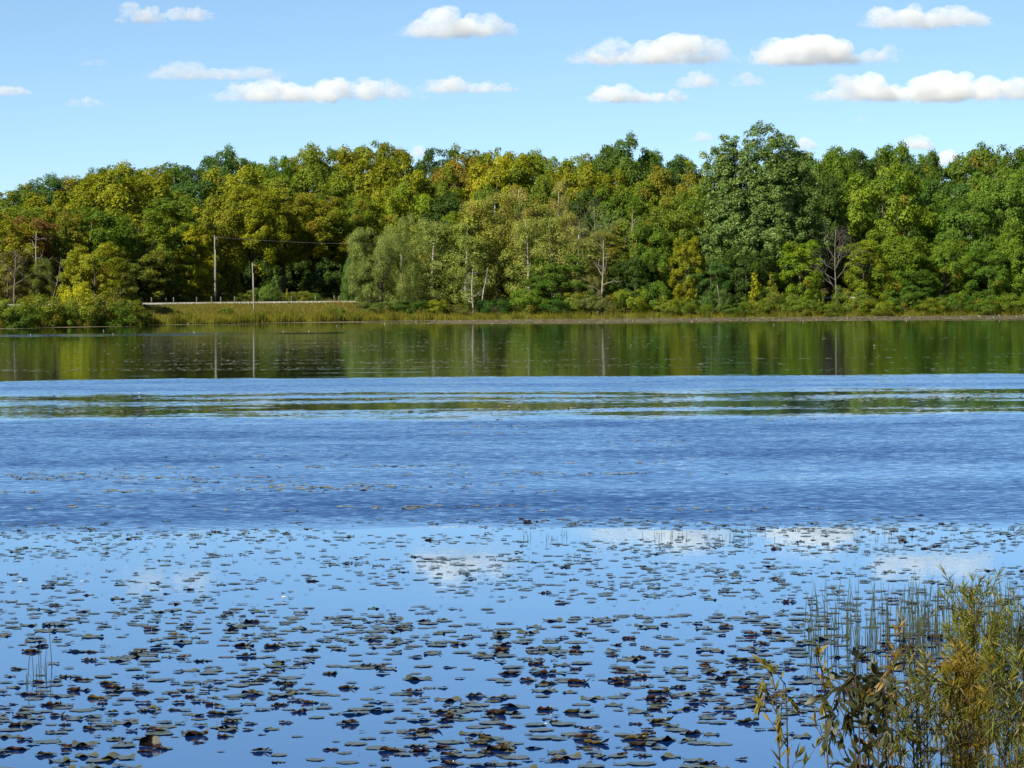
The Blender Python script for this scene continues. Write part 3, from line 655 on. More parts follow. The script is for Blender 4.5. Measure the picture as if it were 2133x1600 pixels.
snag(76, 480, 200, 'white dead trunk with forked top above the left shore bushes', 'deadwood', 1, arms=8, arm=.26, rad=.13, lo=.5, up=.7, kids=2)
snag(984, 558, 194, 'straight white broken stump with drooping twigs on the middle shore', 'deadwood', 2, arms=9, arm=.3, rad=.15, lo=.2, up=-.2)
snag(1014, 556, 195, 'leaning white stump right of the straight one on the middle shore', 'deadwood', 3, ltop=.9, arms=4, arm=.2, rad=.13)
snag(1256, 500, 196, 'white branching snag with bare forked arms right of the middle', 'deadwood', 4, ltop=.2, arms=9, arm=.22, rad=.15, lo=.25, up=.5)
snag(1238, 425, 203, 'bare russet birch with many upright twigs', 'greywood', 5, arms=12, arm=.38, rad=.13, lo=.3, depth=2, name='bare_tree', kids=4, up=.7)
snag(1208, 455, 204, 'thin bare grey tree left of the russet bare birch', 'greywood', 6, arms=9, arm=.3, rad=.10, lo=.4, depth=2, name='bare_tree', up=.7)
snag(1318, 445, 203, 'white twiggy treetop standing out of green leaves left of the cottonwood', 'deadwood', 7, arms=9, arm=.25, rad=.12, lo=.6, name='bare_tree', up=.5)
snag(1740, 476, 197, 'bare dark grey tree with fine twigs on the right shore', 'greywood', 8, arms=14, arm=.42, rad=.14, lo=.2, depth=2, name='bare_tree', kids=4)
snag(1492, 592, 193, 'leaning grey trunk at the water under the cottonwood', 'deadwood', 9, ltop=-1.1, arms=3, arm=.18, rad=.12)
snag(30, 520, 190, 'thin bare grey tree left of the white dead trunk', 'greywood', 10, arms=10, arm=.35, rad=.12, lo=.3, depth=2, name='bare_tree')
snag(128, 535, 184, 'leaning twiggy bare branch tree right of the white dead trunk', 'greywood', 11, ltop=1.6, arms=7, arm=.3, rad=.09, lo=.3, depth=1, name='bare_tree')
# ---------------------------------------------------------------- poles, wire, roadside posts
def utility_pole(px, ytop, D, label, rad, lean=0.0):
    D = dm(px, D); p = at(px, ytop, D); g = gz(p.x, D); h = p.z-g
    root = empty('utility_pole', (p.x, D, g), label, 'utility pole', 'utility poles by the road')
    b = MB(); b.tube([(lean*(1-t), 0, h*t-(.3 if t == 0 else 0)) for t in np.linspace(0, 1, 7)], [rad*(1-.35*t) for t in np.linspace(0, 1, 7)], 10)
    link('pole', b.mesh('pole', M['pole']), root)
    b = MB(); b.tube([(0, 0, h-.01), (0, 0, h+.05)], [rad*.72, rad*.6], 10); link('cap', b.mesh('cap', M['metal']), root)
    b = MB(); b.tube([(rad*.5, -.03, h-.35), (rad*2.1, -.03, h-.30), (rad*2.1, -.03, h-.12)], [.025, .02, .03], 6); link('insulator_bracket', b.mesh('bracket', M['metal']), root)
    b = MB(); b.tube([(lean*.7+rad*1.02, -.05, .2), (lean*.3+rad*.9, -.05, h*.55), (lean*.2+rad*.75, -.04, h*.8)], .025, 5); link('ground_wire_guard', b.mesh('guard', M['metal']), root)
    return root, Vector((p.x, D, p.z-.15))
_, top1 = utility_pole(447, 492, 208.5, 'taller grey wooden utility pole standing behind the road', .135)
_, top2 = utility_pole(525.5, 548, 187.5, 'shorter grey wooden utility pole standing on the grass bank', .115, lean=.22)
_, top3 = utility_pole(835, 506, 214, 'utility pole half hidden behind the willow pair', .16)
b = MB(); b.tube([top1.lerp(top3, t)+Vector((.3, -.03, -1.5*t*(1-t))) for t in np.linspace(0, 1, 25)], .011, 5)
tag(link('power_line', b.mesh('power_line', M['metal'])), 'thin power line running right from the taller utility pole', 'wire')
def post_mesh():
    b = MB(); b.tube([(0, 0, -.3), (0, 0, .86), (0, 0, .9)], [.10, .095, .06], 8); return b.mesh('post', M['post'])
pm = post_mesh()
near_px = [(316, 'leftmost near post, by the shore bushes'), (362, 'second near post from the left'), (410, 'third near post, left of the taller utility pole'), (460, 'near post just right of the taller utility pole'), (607, 'near post right of the tiny yellow sapling'), (657, 'near post under the dark gap'), (706, 'rightmost near post, beside the small willow')]
far_px = [(296, 'leftmost small post on the far side of the road'), (346, 'second small post on the far side of the road'), (393, 'third small post on the far side of the road'), (441, 'small far post touching the taller utility pole'), (489, 'small far post between the two utility poles'), (558, 'small far post right of the shorter utility pole'), (585, 'small far post left of the tiny yellow sapling'), (631, 'small far post left of the dark gap'), (696, 'small far post at the right of the dark gap')]
def roadside(px, s, label, g, hh, wd):
    D = 430.0
    for _ in range(6): x = at(px, 628, D).x; D = float(shore(x))+s
    o = link('roadside_post', pm, None, (x, D, 3.08), (wd, wd, hh)); o.rotation_euler = (R(random.Random(px).uniform(-3, 3)), R(random.Random(px+1).uniform(-3, 3)), px)
    tag(o, label+', grey wood', 'post', g)
for px, lb in near_px: roadside(px, 22.6, lb, 'posts along the near road edge', 0.95, 1.0)
for px, lb in far_px: roadside(px, 34.2, lb, 'posts along the far road edge', 1.0, 1.1)

# ---------------------------------------------------------------- grass, sedge and cattails on the far bank
def blades(name, X, Y, Z, H, Wd, tint, mat, r, lean=.25):
    k = len(X); an = r.uniform(0, 6.28, k); wv = np.stack([np.cos(an), np.sin(an), 0*an], 1)*Wd[:, None]/2
    la = r.uniform(0, 6.28, k); ld = np.stack([np.cos(la), np.sin(la), 0*la], 1)*(r.uniform(.3, 1, k)*lean*H)[:, None]
    B = np.stack([X, Y, Z], 1); Mi = B+ld*.35+np.array([0, 0, 1])*H[:, None]*.6; T = B+ld+np.array([0, 0, 1])*H[:, None]
    V = np.stack([B-wv, B+wv, Mi+wv*.8, T, Mi-wv*.8], 1).reshape(-1, 3)
    return mesh_np(name, V, np.arange(k*5).reshape(-1, 5), mat, {'tint': tint, 'clump': r.uniform(size=k)})
r = rng(400)
k = 52000; X = r.uniform(-100, 105, k); s = r.gamma(1.6, 2.0, k)-0.9
left = np.interp(X, [-95, -60, -20, -5], [.7, 1, 1, .35]); keep = (r.uniform(size=k) < left+.08) & (s < 12); X, s = X[keep], s[keep]
Y = shore(X)+s; cl = np.sin(X*.9+1.7*np.sin(X*.37))*.5+.5*np.sin(X*2.3+s*.7)
H = np.clip((1.15+.55*cl)*r.uniform(.5, 1.25, len(X))*np.interp(s, [-1, 2, 7, 12], [1.0, 1.15, .7, .45]), .25, 2.4)*np.interp(X, [-30, -5], [1, .72])
o = link('reed_bed', blades('reed_bed', X, Y, ground_z(X, Y)-.1, H, r.uniform(.035, .08, len(X)), np.clip(-cl*.9+r.normal(size=len(X))*.45, -1.6, 1.4), M['leaf'], r), color=(0.155, 0.165, 0.014, .2))
tag(o, 'yellow green reeds and sedge along the far waterline', 'reeds', kind='stuff')
k = 42000; X = r.uniform(-88, -10, k); s = r.uniform(3, 21, k); Y = shore(X)+s; cl = np.sin(X*.4)*.5+np.sin(X*1.1+s)*.4
o = link('bank_grass', blades('bank_grass', X, Y, ground_z(X, Y)-.03, r.uniform(.18, .55, k)*(1+.3*cl), r.uniform(.03, .07, k), np.clip(cl*.6+r.normal(size=k)*.3, -1.2, 1.2), M['leaf'], r, .5), color=(0.185, 0.170, 0.026, .15))
tag(o, 'dry golden grass on the bank below the road', 'grass', kind='stuff')
k = 16000; X = r.uniform(-75, 60, k); s = r.uniform(35, 50, k); Y = shore(X)+s
o = link('roadside_weeds', blades('roadside_weeds', X, Y, ground_z(X, Y)-.03, r.uniform(.3, .9, k), r.uniform(.05, .12, k), r.normal(size=k)*.4, M['leaf'], r, .5), color=(0.10, 0.11, 0.026, .2))
tag(o, 'weeds along the far edge of the road', 'weeds', kind='stuff')

# ---------------------------------------------------------------- lily pads
def pad_mats():
    m, n, l, out = new_mat('lily_pad_top')
    oi = n.new('ShaderNodeObjectInfo'); ta = n.new('ShaderNodeAttribute'); ta.attribute_name = 'tint'
    tc = n.new('ShaderNodeTexCoord')
    f = math_node(n, l, 'MULTIPLY_ADD', noise(n, l, tc.outputs['Object'], 18, 4, .6), 3.0, -1.15, clamp=True)
    f = math_node(n, l, 'MULTIPLY', f, .7)
    rr = math_node(n, l, 'FRACT', math_node(n, l, 'ADD', oi.outputs['Random'], ta.outputs['Fac']))
    c = mixc(n, l, rr, (0.042, 0.062, 0.026), (0.085, 0.088, 0.040)); c = mixc(n, l, f, c, (0.085, 0.060, 0.030))
    p = n.new('ShaderNodeBsdfPrincipled'); p.inputs['Roughness'].default_value = .28; p.inputs['Specular IOR Level'].default_value = .85
    l.new(c, p.inputs['Base Color']); l.new(p.outputs[0], out.inputs[0])
    m2, n, l, out = new_mat('lily_pad_underside')
    oi = n.new('ShaderNodeObjectInfo'); tc = n.new('ShaderNodeTexCoord')
    f = math_node(n, l, 'MULTIPLY_ADD', noise(n, l, tc.outputs['Object'], 14, 3, .6), 2.4, -.7, clamp=True)
    c = mixc(n, l, f, oi.outputs['Color'], (0.020, 0.011, 0.008))
    p = n.new('ShaderNodeBsdfPrincipled'); p.inputs['Roughness'].default_value = .75; p.inputs['Specular IOR Level'].default_value = .08
    l.new(c, p.inputs['Base Color']); l.new(p.outputs[0], out.inputs[0])
    return m, m2
PT, PU = pad_mats()
RING = np.array([0.0, .3, .55, .75, .88, 1.0]); NS = 30
def pad_geom(kind, seed):
    """unit radius pad with its notch and a torn rim; returns verts and quads (top) - fold or curl faces -Y"""
    r = rng(seed); notch = r.uniform(.15, .4); a0 = r.uniform(0, 6.28) if kind != 'fold' else 1.57
    th = a0+notch/2+(2*math.pi-notch)*np.linspace(0, 1, NS+1)
    rim = 1+.07*np.sin(th*3+r.uniform(0, 6))+.05*np.sin(th*7+r.uniform(0, 6))+r.normal(size=NS+1)*.025
    for _ in range(int(r.integers(0, 3))): rim[int(r.integers(2, NS-1))] -= r.uniform(.1, .3)
    ell = r.uniform(.75, 1.05)
    rr, tt = np.meshgrid(RING, th, indexing='ij')
    k = np.where(rr > .5, 1+(rim[None]-1)*(rr-.5)/.5, 1)
    x = rr*np.cos(tt)*k; y = rr*np.sin(tt)*ell*k; z = np.full_like(x, .012)
    ph = r.uniform(0, 6.28, 4)
    z += rr**3*(.010*np.sin(tt*4+ph[0])+.008*np.sin(tt*7+ph[1]))
    if kind == 'wavy': z += rr**4*np.clip(.13*np.sin(tt*3+ph[2])+.10*np.sin(tt*5+ph[3]), -.01, .22)
    if kind in ('curl', 'curl2'):
        lim = r.uniform(.2, .55)+.16*np.sin(x*2.6+ph[0])+.08*np.sin(x*8+ph[1]); Rr = r.uniform(.09, .17)+.03*np.sin(x*5+ph[3])
        s = np.clip(-y-lim, 0, None); a = np.clip(s/Rr, 0, 2.5)
        ny = np.where(s > 0, -(lim+Rr*np.sin(a)), y); z += np.where(s > 0, Rr*(1-np.cos(a)), 0)+np.where(s > 0, .10*np.sin(x*9+ph[2])*np.clip(s, 0, .5), 0)
        y = ny
        if kind == 'curl2':
            s = np.clip(x-.5, 0, None); z += s**1.5*.8; x = np.where(s > 0, .5+s*.6, x)
    if kind == 'fold':
        x0 = r.uniform(-.4, .4); pk = np.exp(-np.abs((x-x0)/r.uniform(.3, .5))**1.6); kk = np.clip(-y+.15, 0, None)
        z += r.uniform(.18, .34)*pk*kk+.05*np.sin(x*7+ph[0])*kk; y = y+pk*kk*.45; z += .14*np.exp(-((x-x0+.6)/.25)**2)*np.clip(-y, 0, None)
    if kind == 'upright':
        # the near half of the pad stands on edge, creased; the other half lies on the water
        s = np.clip(-y, 0, None); up = s > 0
        z += np.where(up, s*1.0-.18*s*s, 0); y = np.where(up, -.15*s-.45*np.abs(x-.15)*s+.35*np.clip(x-.15, 0, None)*s, y); x = np.where(up, x*(1-.10*s), x)
    V = np.stack([x, y, z], -1)
    du = np.gradient(V, axis=0); dv = np.gradient(V, axis=1); nn = np.cross(du, dv); nn /= np.linalg.norm(nn, axis=-1, keepdims=True)+1e-9; nn[0] = (0, 0, 1)
    i, j = np.meshgrid(np.arange(len(RING)-1), np.arange(NS), indexing='ij'); a = (i*(NS+1)+j).ravel()
    Fq = np.stack([a, a+NS+1, a+NS+2, a+1], 1)
    return V.reshape(-1, 3), Fq, nn.reshape(-1, 3)
def both_sides(V, Fq, nn, th=.012):
    n_ = len(V); return np.concatenate([V, V-nn*th]), np.concatenate([Fq, Fq[:, ::-1]+n_]), np.r_[np.zeros(len(Fq), int), np.ones(len(Fq), int)]
PV = simple_mat('sunlit_pad_underside', (0.17, 0.17, 0.12), (0.27, 0.27, 0.20), 9.0, rough=.8, spec=.1)  # paler colour paints sunlight onto the right half of the upright pad
PADS = {}
for kind, cnt in (('flat', 8), ('wavy', 7), ('curl', 9), ('curl2', 4), ('fold', 6), ('upright', 1)):
    PADS[kind] = []
    for i in range(cnt):
        V, Fq, nn = pad_geom(kind, 500+len(PADS)*20+i)
        V2, F2, mi = both_sides(V, Fq, nn)
        if kind == 'upright':
            cx3 = V2[F2].mean(1); mi[(mi == 1) & (cx3[:, 0] > .22) & (cx3[:, 2] > .06)] = 2
        PADS[kind].append(mesh_np('lily_pad_'+kind, V2, F2, [PT, PU, PV], {'tint': np.zeros(len(F2))}, smooth=True, mat_idx=mi))
UND = [((0.040, 0.012, 0.010), 'dark red'), ((0.026, 0.015, 0.010), 'dark brown'), ((0.045, 0.042, 0.010), 'olive'), ((0.11, 0.080, 0.010), 'yellow brown')]
# pads seen one by one in the photograph: pixel x, pixel y, width in pixels, shape
PL = []
def take(off, k, rows):
    for (zx, zy, zw, kd) in rows: PL.append((off[0]+zx/k, off[1]+zy/k, zw/k, kd))
c_, f_, w_ = 'curl', 'fold', 'wavy'
take((0, 1180), 3.555, [(400,435,200,c_),(470,440,80,f_),(775,420,60,f_),(1125,468,130,c_),(1365,445,130,c_),(1310,512,140,c_),(1710,470,130,c_),(1660,370,60,f_),(600,630,160,f_),(1190,605,150,f_),(1020,640,140,c_),(665,695,130,c_),(1500,700,150,c_),(140,760,120,c_),(435,825,80,f_),(180,860,100,f_),(300,855,120,c_),(1045,815,150,c_),(810,870,150,c_),(1560,840,60,f_),(1630,855,100,c_),(1860,850,160,f_),(840,925,150,f_),(1060,930,170,c_),(145,940,70,f_),(1420,965,110,c_),(1480,1000,150,c_),(1580,1025,130,c_),(2070,1025,140,c_),(380,1025,170,c_),(40,1045,90,c_),(195,1065,120,c_),(740,1050,90,f_),(830,1085,110,c_),(960,1085,80,f_),(1060,1075,80,c_),(1160,1078,80,c_),(690,1120,110,f_),(690,1155,90,c_),(1730,1090,100,f_),(150,1180,190,c_),(685,1203,160,c_),(1170,1215,180,c_),(1710,1155,150,c_),(1860,1165,100,c_),(1690,1215,150,w_),(1840,1210,90,c_),(1110,1330,200,'upright'),(860,1275,150,c_),(520,1340,150,c_),(655,1340,90,c_),(110,1355,200,c_),(340,1395,170,c_),(870,1420,260,w_),(1200,1350,160,c_),(1940,1370,170,c_),(2060,1450,110,c_),(470,1470,80,f_)])
take((700, 1180), 3.555, [(1680,270,120,c_),(650,405,110,c_),(210,398,50,f_),(865,315,70,f_),(1225,497,140,c_),(1215,525,120,f_),(910,578,140,c_),(470,565,150,w_),(1465,618,140,c_),(1610,625,120,w_),(1770,600,100,c_),(1780,635,120,c_),(1100,672,160,w_),(1845,465,50,f_),(2060,480,80,f_),(345,795,100,f_),(600,835,220,w_),(920,830,80,f_),(1280,795,170,c_),(1540,795,190,c_),(1420,845,140,c_),(1570,865,150,c_),(320,895,80,f_),(570,930,170,c_),(790,900,80,f_),(2060,845,150,c_),(1030,960,160,c_),(1180,983,140,c_),(310,1005,130,f_),(830,990,200,w_),(1330,1040,200,f_),(1560,1060,170,c_),(810,1070,250,c_),(1230,1090,260,c_),(1780,1080,200,c_),(2060,1030,140,w_),(860,1120,180,c_),(620,1140,180,f_),(1620,1150,100,c_),(1790,1185,80,c_),(90,1165,180,c_),(1270,1185,130,c_),(1000,1240,170,w_),(1150,1275,200,c_),(1870,1215,150,c_),(1860,1275,230,c_),(590,1330,180,c_),(780,1340,150,c_),(420,1365,220,c_),(620,1368,180,c_),(860,1405,200,c_),(1200,1360,260,c_),(1980,1415,100,f_),(2090,1340,50,f_),(1100,1470,200,f_),(1420,1440,80,f_)])
take((1500, 1180), 3.37, [(480,250,110,c_),(595,545,160,w_),(290,585,110,f_),(475,660,55,f_),(965,605,120,c_),(1180,575,130,c_),(1330,590,200,c_),(1540,500,200,c_),(910,770,130,f_),(1000,840,180,c_),(840,635,120,w_),(65,750,130,c_),(150,805,160,c_),(30,825,70,c_),(180,860,180,c_),(240,980,170,w_),(540,1025,150,c_),(1010,1015,60,f_),(790,1050,60,f_),(490,1175,80,f_),(280,1145,90,c_),(1040,875,160,c_),(880,865,60,c_),(1480,660,110,c_),(1300,1010,120,w_),(420,95,90,w_)])
r = rng(610); placed = []
for (px, py, wp, kd) in PL:
    p = on_water(px, py); rad = wp/2/F*math.hypot(p.y, CAMH)*.98
    placed.append([p.x, p.y, min(rad, .21), kd, px, py, wp])
def density(x, y):
    y = y/KD; a = np.sin(x*1.1+2.0*np.sin(y*.7+1))+np.sin(y*1.9+x*.5+1.5*np.sin(x*.6))+.7*np.sin(x*2.7-y*1.3)
    return a/2.7
# loose pads between them, patchy
cx_ = np.array([q[0] for q in placed]); cyy = np.array([q[1] for q in placed]); cr_ = np.array([q[2] for q in placed])
extra = []
def gen(n_, y0, y1, dens, rad0, rad1, x_over=1.6):
    for _ in range(n_):
        y = math.sqrt(r.uniform(y0*y0, y1*y1)); x = r.uniform(-1, 1)*max(y*.192/KG*x_over, 8.5)
        if r.uniform() > dens(x, y): continue
        rad = r.uniform(rad0, rad1)*(.6 if r.uniform() < .3 else 1)
        if extra:
            dd = np.hypot(EX[:len(extra), 0]-x, EX[:len(extra), 1]-y)
            if (dd < .8*(EX[:len(extra), 2]+rad)).any(): continue
        if (np.hypot(cx_-x, cyy-y) < .75*(cr_+rad)).any(): continue
        EX[len(extra)] = (x, y, rad); extra.append((x, y, rad))
EX = np.zeros((20000, 3))
KG = KD/2.24
gen(13500, 15.0*KG, 35*KG, lambda x, y: .36+.36*float(density(x, y)), .06, .14)
gen(9500, 35*KG, 50.0*KG, lambda x, y: (.40+.65*float(density(x*.45, y*2.0)))*(1.1 if x > 1 else .9), .04, .105)
cand = []
for (x, y, rad) in extra:
    u_ = r.uniform()*(1 if y < 33*KG else .8); kd = 'flat' if u_ < .56 else 'wavy' if u_ < .76 else 'curl' if u_ < .93 else 'fold' if u_ < .95 else 'curl2'
    X_, Z_ = x/y*F, -CAMH/y*F
    px = CX+X_*math.cos(ROLL)-Z_*math.sin(ROLL); py = HY-(X_*math.sin(ROLL)+Z_*math.cos(ROLL))
    vis = 0 < px < 2133 and py < 1600
    big = rad/math.hypot(y, CAMH)*(1 if vis else 0)
    cand.append([x, y, rad, kd, px, py, big])
cand.sort(key=lambda q: -q[6])
n_ind = 300-len(placed)
indiv = [q[:6] for q in placed]+[q[:6] for q in cand[:n_ind]]
rest = cand[n_ind:]
KIND = {'flat': 'flat', 'wavy': 'wavy rimmed', 'curl': 'curled', 'curl2': 'twice curled', 'fold': 'peaked', 'upright': 'upright'}
COLS = [(0, 'far left'), (240, 'left'), (560, 'centre left'), (900, 'centre'), (1240, 'centre right'), (1560, 'right'), (1850, 'far right')]
ROWS = [(0, 'farthest rows'), (1290, 'middle rows'), (1400, 'nearer rows'), (1490, 'foreground'), (1555, 'bottom edge')]
def place_of(px, py):
    c = [t for v, t in COLS if px >= v][-1] if px >= 0 else COLS[0][1]; rw = [t for v, t in ROWS if py >= v][-1]; return c, rw
lab = {}
items = []
for (x, y, rad, kd, px, py) in indiv:
    rr_ = random.Random(int(px*13+py*7)); ui = 1 if kd == 'upright' else rr_.choices([0, 1, 2, 3], [4, 5, 2, 1])[0]
    desc = KIND[kd]+(' '+UND[ui][1]+' edged' if kd in ('curl', 'curl2', 'fold') else ' grey green')+' lily pad'
    if kd == 'upright': desc = 'big lily pad standing on edge, dark with a pale sunlit right half,'
    c, rw = place_of(px, py); key = (desc, c, rw); items.append((x, y, rad, kd, ui, key, px, py)); lab.setdefault(key, []).append(px)
ORD = ['leftmost', 'second from left', 'third from left', 'fourth from left', 'fifth from left', 'sixth from left', 'seventh from left', 'eighth from left', 'ninth from left', 'tenth from left', 'eleventh from left', 'twelfth from left']
for (x, y, rad, kd, ui, key, px, py) in items:
    same = sorted(lab[key]); i = same.index(px); desc, c, rw = key
    pre = ''
    if len(same) == 2: pre = ('left one: ', 'right one: ')[i]
    elif len(same) > 2: pre = (ORD[min(i, 11)] if i < len(same)-1 else 'rightmost')+': '
    me = PADS[kd][int(px*7+py) % len(PADS[kd])]
    s_ = rad*(1.02 if kd != 'fold' else 1.1)
    o = link('lily_pad', me, None, (x, y, .004+.003*((int(px)) % 3)), (s_, s_, s_), (*UND[ui][0], 1))
    rr_ = random.Random(int(px*3+py)); o.rotation_euler = (0, 0, rr_.uniform(-.5, .5) if kd not in ('flat', 'wavy') else rr_.uniform(0, 6.28))
    if kd == 'upright': o.rotation_euler = (0, 0, .25); o.scale = (s_*.85, s_*.85, s_*1.0)
    tag(o, f'{pre}{desc}, {rw}, {c}', 'lily pad', 'lily pads on the near water')
# everything smaller and farther: one floating carpet
def joined_pads(name, rows, seed, simple=False):
    r = rng(seed); Vs, Fs, Ms, Ts, off = [], [], [], [], 0
    if simple:
        k = 9; a_ = np.linspace(0, 2*np.pi, k, endpoint=False)
        for (x, y, rad, lift) in rows:
            rr_ = rad*(1+.2*np.sin(a_*2+r.uniform(0, 6))+.12*r.normal(size=k)); z = .01+lift*np.clip(r.normal(size=k), 0, 2)
            Vs.append(np.stack([x+rr_*np.cos(a_)*1.15, y+rr_*np.sin(a_)*.9, z], 1)); Fs.append(np.arange(k)+off); off += k; Ts.append(r.uniform())
        return mesh_np(name, np.concatenate(Vs), np.array(Fs), [PT], {'tint': Ts}, smooth=False)
    for (x, y, rad, kd) in rows:
        V, Fq, nn = pad_geom(kd, 500+int(r.integers(0, 90))); a_ = r.uniform(-.5, .5) if kd not in ('flat', 'wavy') else r.uniform(0, 6.28)
        c, s_ = math.cos(a_), math.sin(a_); V2, F2, mi = both_sides(V, Fq, nn); V2 = V2*rad; V2 = np.stack([x+V2[:, 0]*c-V2[:, 1]*s_, y+V2[:, 0]*s_+V2[:, 1]*c, V2[:, 2]+r.uniform(.003, .010)], 1)
        Vs.append(V2); Fs.append(F2+off); off += len(V2); Ms.append(mi); Ts.append(np.full(len(F2), r.uniform()))
    return mesh_np(name, np.concatenate(Vs), np.concatenate(Fs), [PT, PU], {'tint': np.concatenate(Ts)}, smooth=True, mat_idx=np.concatenate(Ms))
o = link('lily_pad_carpet', joined_pads('lily_pad_carpet', [(q[0], q[1], q[2], q[3]) for q in rest], 611), color=(0.05, 0.025, 0.013, 1))
tag(o, 'many small lily pads scattered over the calm near water', 'lily pads', kind='stuff')
r = rng(615); rows = []
for _ in range(2600):
    y = math.sqrt(r.uniform((19*KG)**2, (50*KG)**2)); x = r.uniform(-1, 1)*y*.20/KG*1.2
    if r.uniform() < .35+.5*float(density(x, y)): rows.append((x, y, r.uniform(.008, .03), .004))
m, n, l, out = new_mat('floating_scraps'); p = n.new('ShaderNodeBsdfPrincipled'); p.inputs['Base Color'].default_value = (0.045, 0.035, 0.018, 1); p.inputs['Roughness'].default_value = .7
l.new(p.outputs[0], out.inputs[0]); me = joined_pads('floating_scraps', rows, 616, True); me.materials[0] = m
tag(link('floating_scraps', me), 'little dark scraps of leaf and weed floating between the pads', 'debris', kind='stuff')
# far pads: streaks on the calm middle water and on the ripples
r = rng(620); rows = []
def streaks(n_, d0, d1, per, lx, ly, rad0, rad1, lift, xr=.5, xa=None):
    for _ in range(n_):
        y = r.uniform(d0, d1)*KD; x = r.uniform(-xr, xr)*y/KD if xa is None else r.uniform(*xa)*y/KD
        for _ in range(int(per*r.uniform(.4, 1.6))):
            yy = y+r.normal()*ly*2.2; xx = x+r.normal()*lx
            if shore(xx)-yy > 1.2: rows.append((xx, yy, r.uniform(rad0, rad1), lift))
streaks(46, 62, 125, 34, 7, .32, .08, .16, .006)
streaks(12, 66, 105, 80, 8, .4, .08, .17, .006, xa=(-.25, .02))
streaks(22, 41.5, 50.5, 26, 2.6, .35, .06, .13, .012)
streaks(16, 23, 40, 16, 1.2, .12, .05, .09, .01)
streaks(14, 25.5, 30, 26, 1.4, .16, .05, .09, .01, xa=(-.45, .1))
m, n, l, out = new_mat('far_pad'); ta = n.new('ShaderNodeAttribute'); ta.attribute_name = 'tint'
p = n.new('ShaderNodeBsdfPrincipled'); p.inputs['Roughness'].default_value = .6; p.inputs['Specular IOR Level'].default_value = .3
l.new(mixc(n, l, ta.outputs['Fac'], (0.10, 0.10, 0.062), (0.20, 0.20, 0.15)), p.inputs['Base Color']); l.new(p.outputs[0], out.inputs[0])
me = joined_pads('far_lily_pads', rows, 621, True); me.materials[0] = m
o = link('far_lily_pads', me); tag(o, 'streaks of far lily pads on the calm and rippled water', 'lily pads', kind='stuff')
rows = []
k = 34000; X = r.uniform(-110, 120, k)
for x in X:
    wd = 2.2*np.interp(x, [-110, -60, -30, -15, 10, 130], [8, 9, 14, 26, 38, 42])
    t = r.uniform()**1.0; y = shore(x)-.2-t*wd
    gap = math.sin(x*.11+y*.23)+math.sin(x*.043-y*.1+1)
    if x < -12 and gap > -.1+.5*(1-t): continue
    if t > .8 and gap > .4: continue
    rows.append((float(x), float(y), r.uniform(.2, .5), .006))
m, n, l, out = new_mat('pad_mat'); ta = n.new('ShaderNodeAttribute'); ta.attribute_name = 'tint'
p = n.new('ShaderNodeBsdfPrincipled'); p.inputs['Roughness'].default_value = .75; p.inputs['Specular IOR Level'].default_value = .25
l.new(mixc(n, l, ta.outputs['Fac'], (0.13, 0.105, 0.06), (0.20, 0.17, 0.105)), p.inputs['Base Color']); l.new(p.outputs[0], out.inputs[0]); M['pad_mat'] = m
me = joined_pads('lily_pad_mat', rows, 622, True); me.materials[0] = M['pad_mat']
tag(link('lily_pad_mat', me), 'brownish mat of lily pads along the far shore', 'lily pads', kind='stuff')

# ---------------------------------------------------------------- white water lilies
def petals_mesh():
    V, Fq = [], []
    for (cnt, tilt, ln, wd, ph) in ((10, .35, 1.0, .30, 0), (9, .8, .85, .28, .3), (7, 1.15, .62, .22, .1)):
        for k in range(cnt):
            an = ph+2*math.pi*k/cnt; d = np.array([math.cos(an), math.sin(an), 0]); s_ = np.array([-math.sin(an), math.cos(an), 0]); up = np.array([0, 0, 1.])
            o_ = len(V)
            for (t, ww) in ((.08, .25), (.45, 1), (.8, .75), (1.0, .08)):
                c = d*ln*t*math.cos(tilt*t**.6)+up*ln*t*math.sin(tilt)*t**.3; V += [c-s_*wd*ww*.5+up*.03*ww, c+s_*wd*ww*.5+up*.03*ww]
            for q in range(3): Fq.append((o_+2*q, o_+2*q+1, o_+2*q+3, o_+2*q+2))
    return mesh_np('petals', np.array(V), np.array(Fq), M['petal'], smooth=True)
pe = petals_mesh(); b = MB(); b.tube([(0, 0, .05), (0, 0, .3), (0, 0, .42)], [.12, .2, .12], 8); sm_ = b.mesh('stamens', M['stamen'])
def lily(px, py, wp, label, group=None):
    p = on_water(px, py); s_ = wp/2/F*math.hypot(p.y, CAMH)
    root = empty('water_lily_flower', (p.x, p.y, .02), label, 'flower', group, px % 6.28)
    link('petals', pe, root, (0, 0, 0), (s_, s_, s_)); link('stamens', sm_, root, (0, 0, 0), (s_, s_, s_)); return root
lily(42, 1218, 15, 'white water lily near the left edge, far out in the pads')
lily(170, 1215, 9, 'small low white lily right of the one at the left edge')
lily(591, 1249, 14, 'white water lily left of centre on the open calm water')
lily(1946, 1394, 15, 'white water lily between the reeds and the tall willow shrub')
lily(2002, 1352, 13, 'white water lily seen through the tall willow shrub')
lily(316, 1131, 7, 'tiny white bloom at the edge of the ripples on the left')
lily(1243, 1147, 8, 'tiny white bloom near the edge of the ripples right of centre')
lily(1137, 1513, 9, 'small white bloom among the nearer pads in the centre')
r = rng(640); far_fl = []
for i in range(64):
    px = r.uniform(760, 2133) if i < 54 else r.uniform(60, 760)
    py = (r.uniform(660, 673) if px > 1700 else r.uniform(664, 676)) if px > 760 else r.uniform(676, 700)
    if px > 1300: py -= 3
    far_fl.append((px, py))
far_fl += [(1612, 677), (1821, 722), (440, 760), (290, 823)]
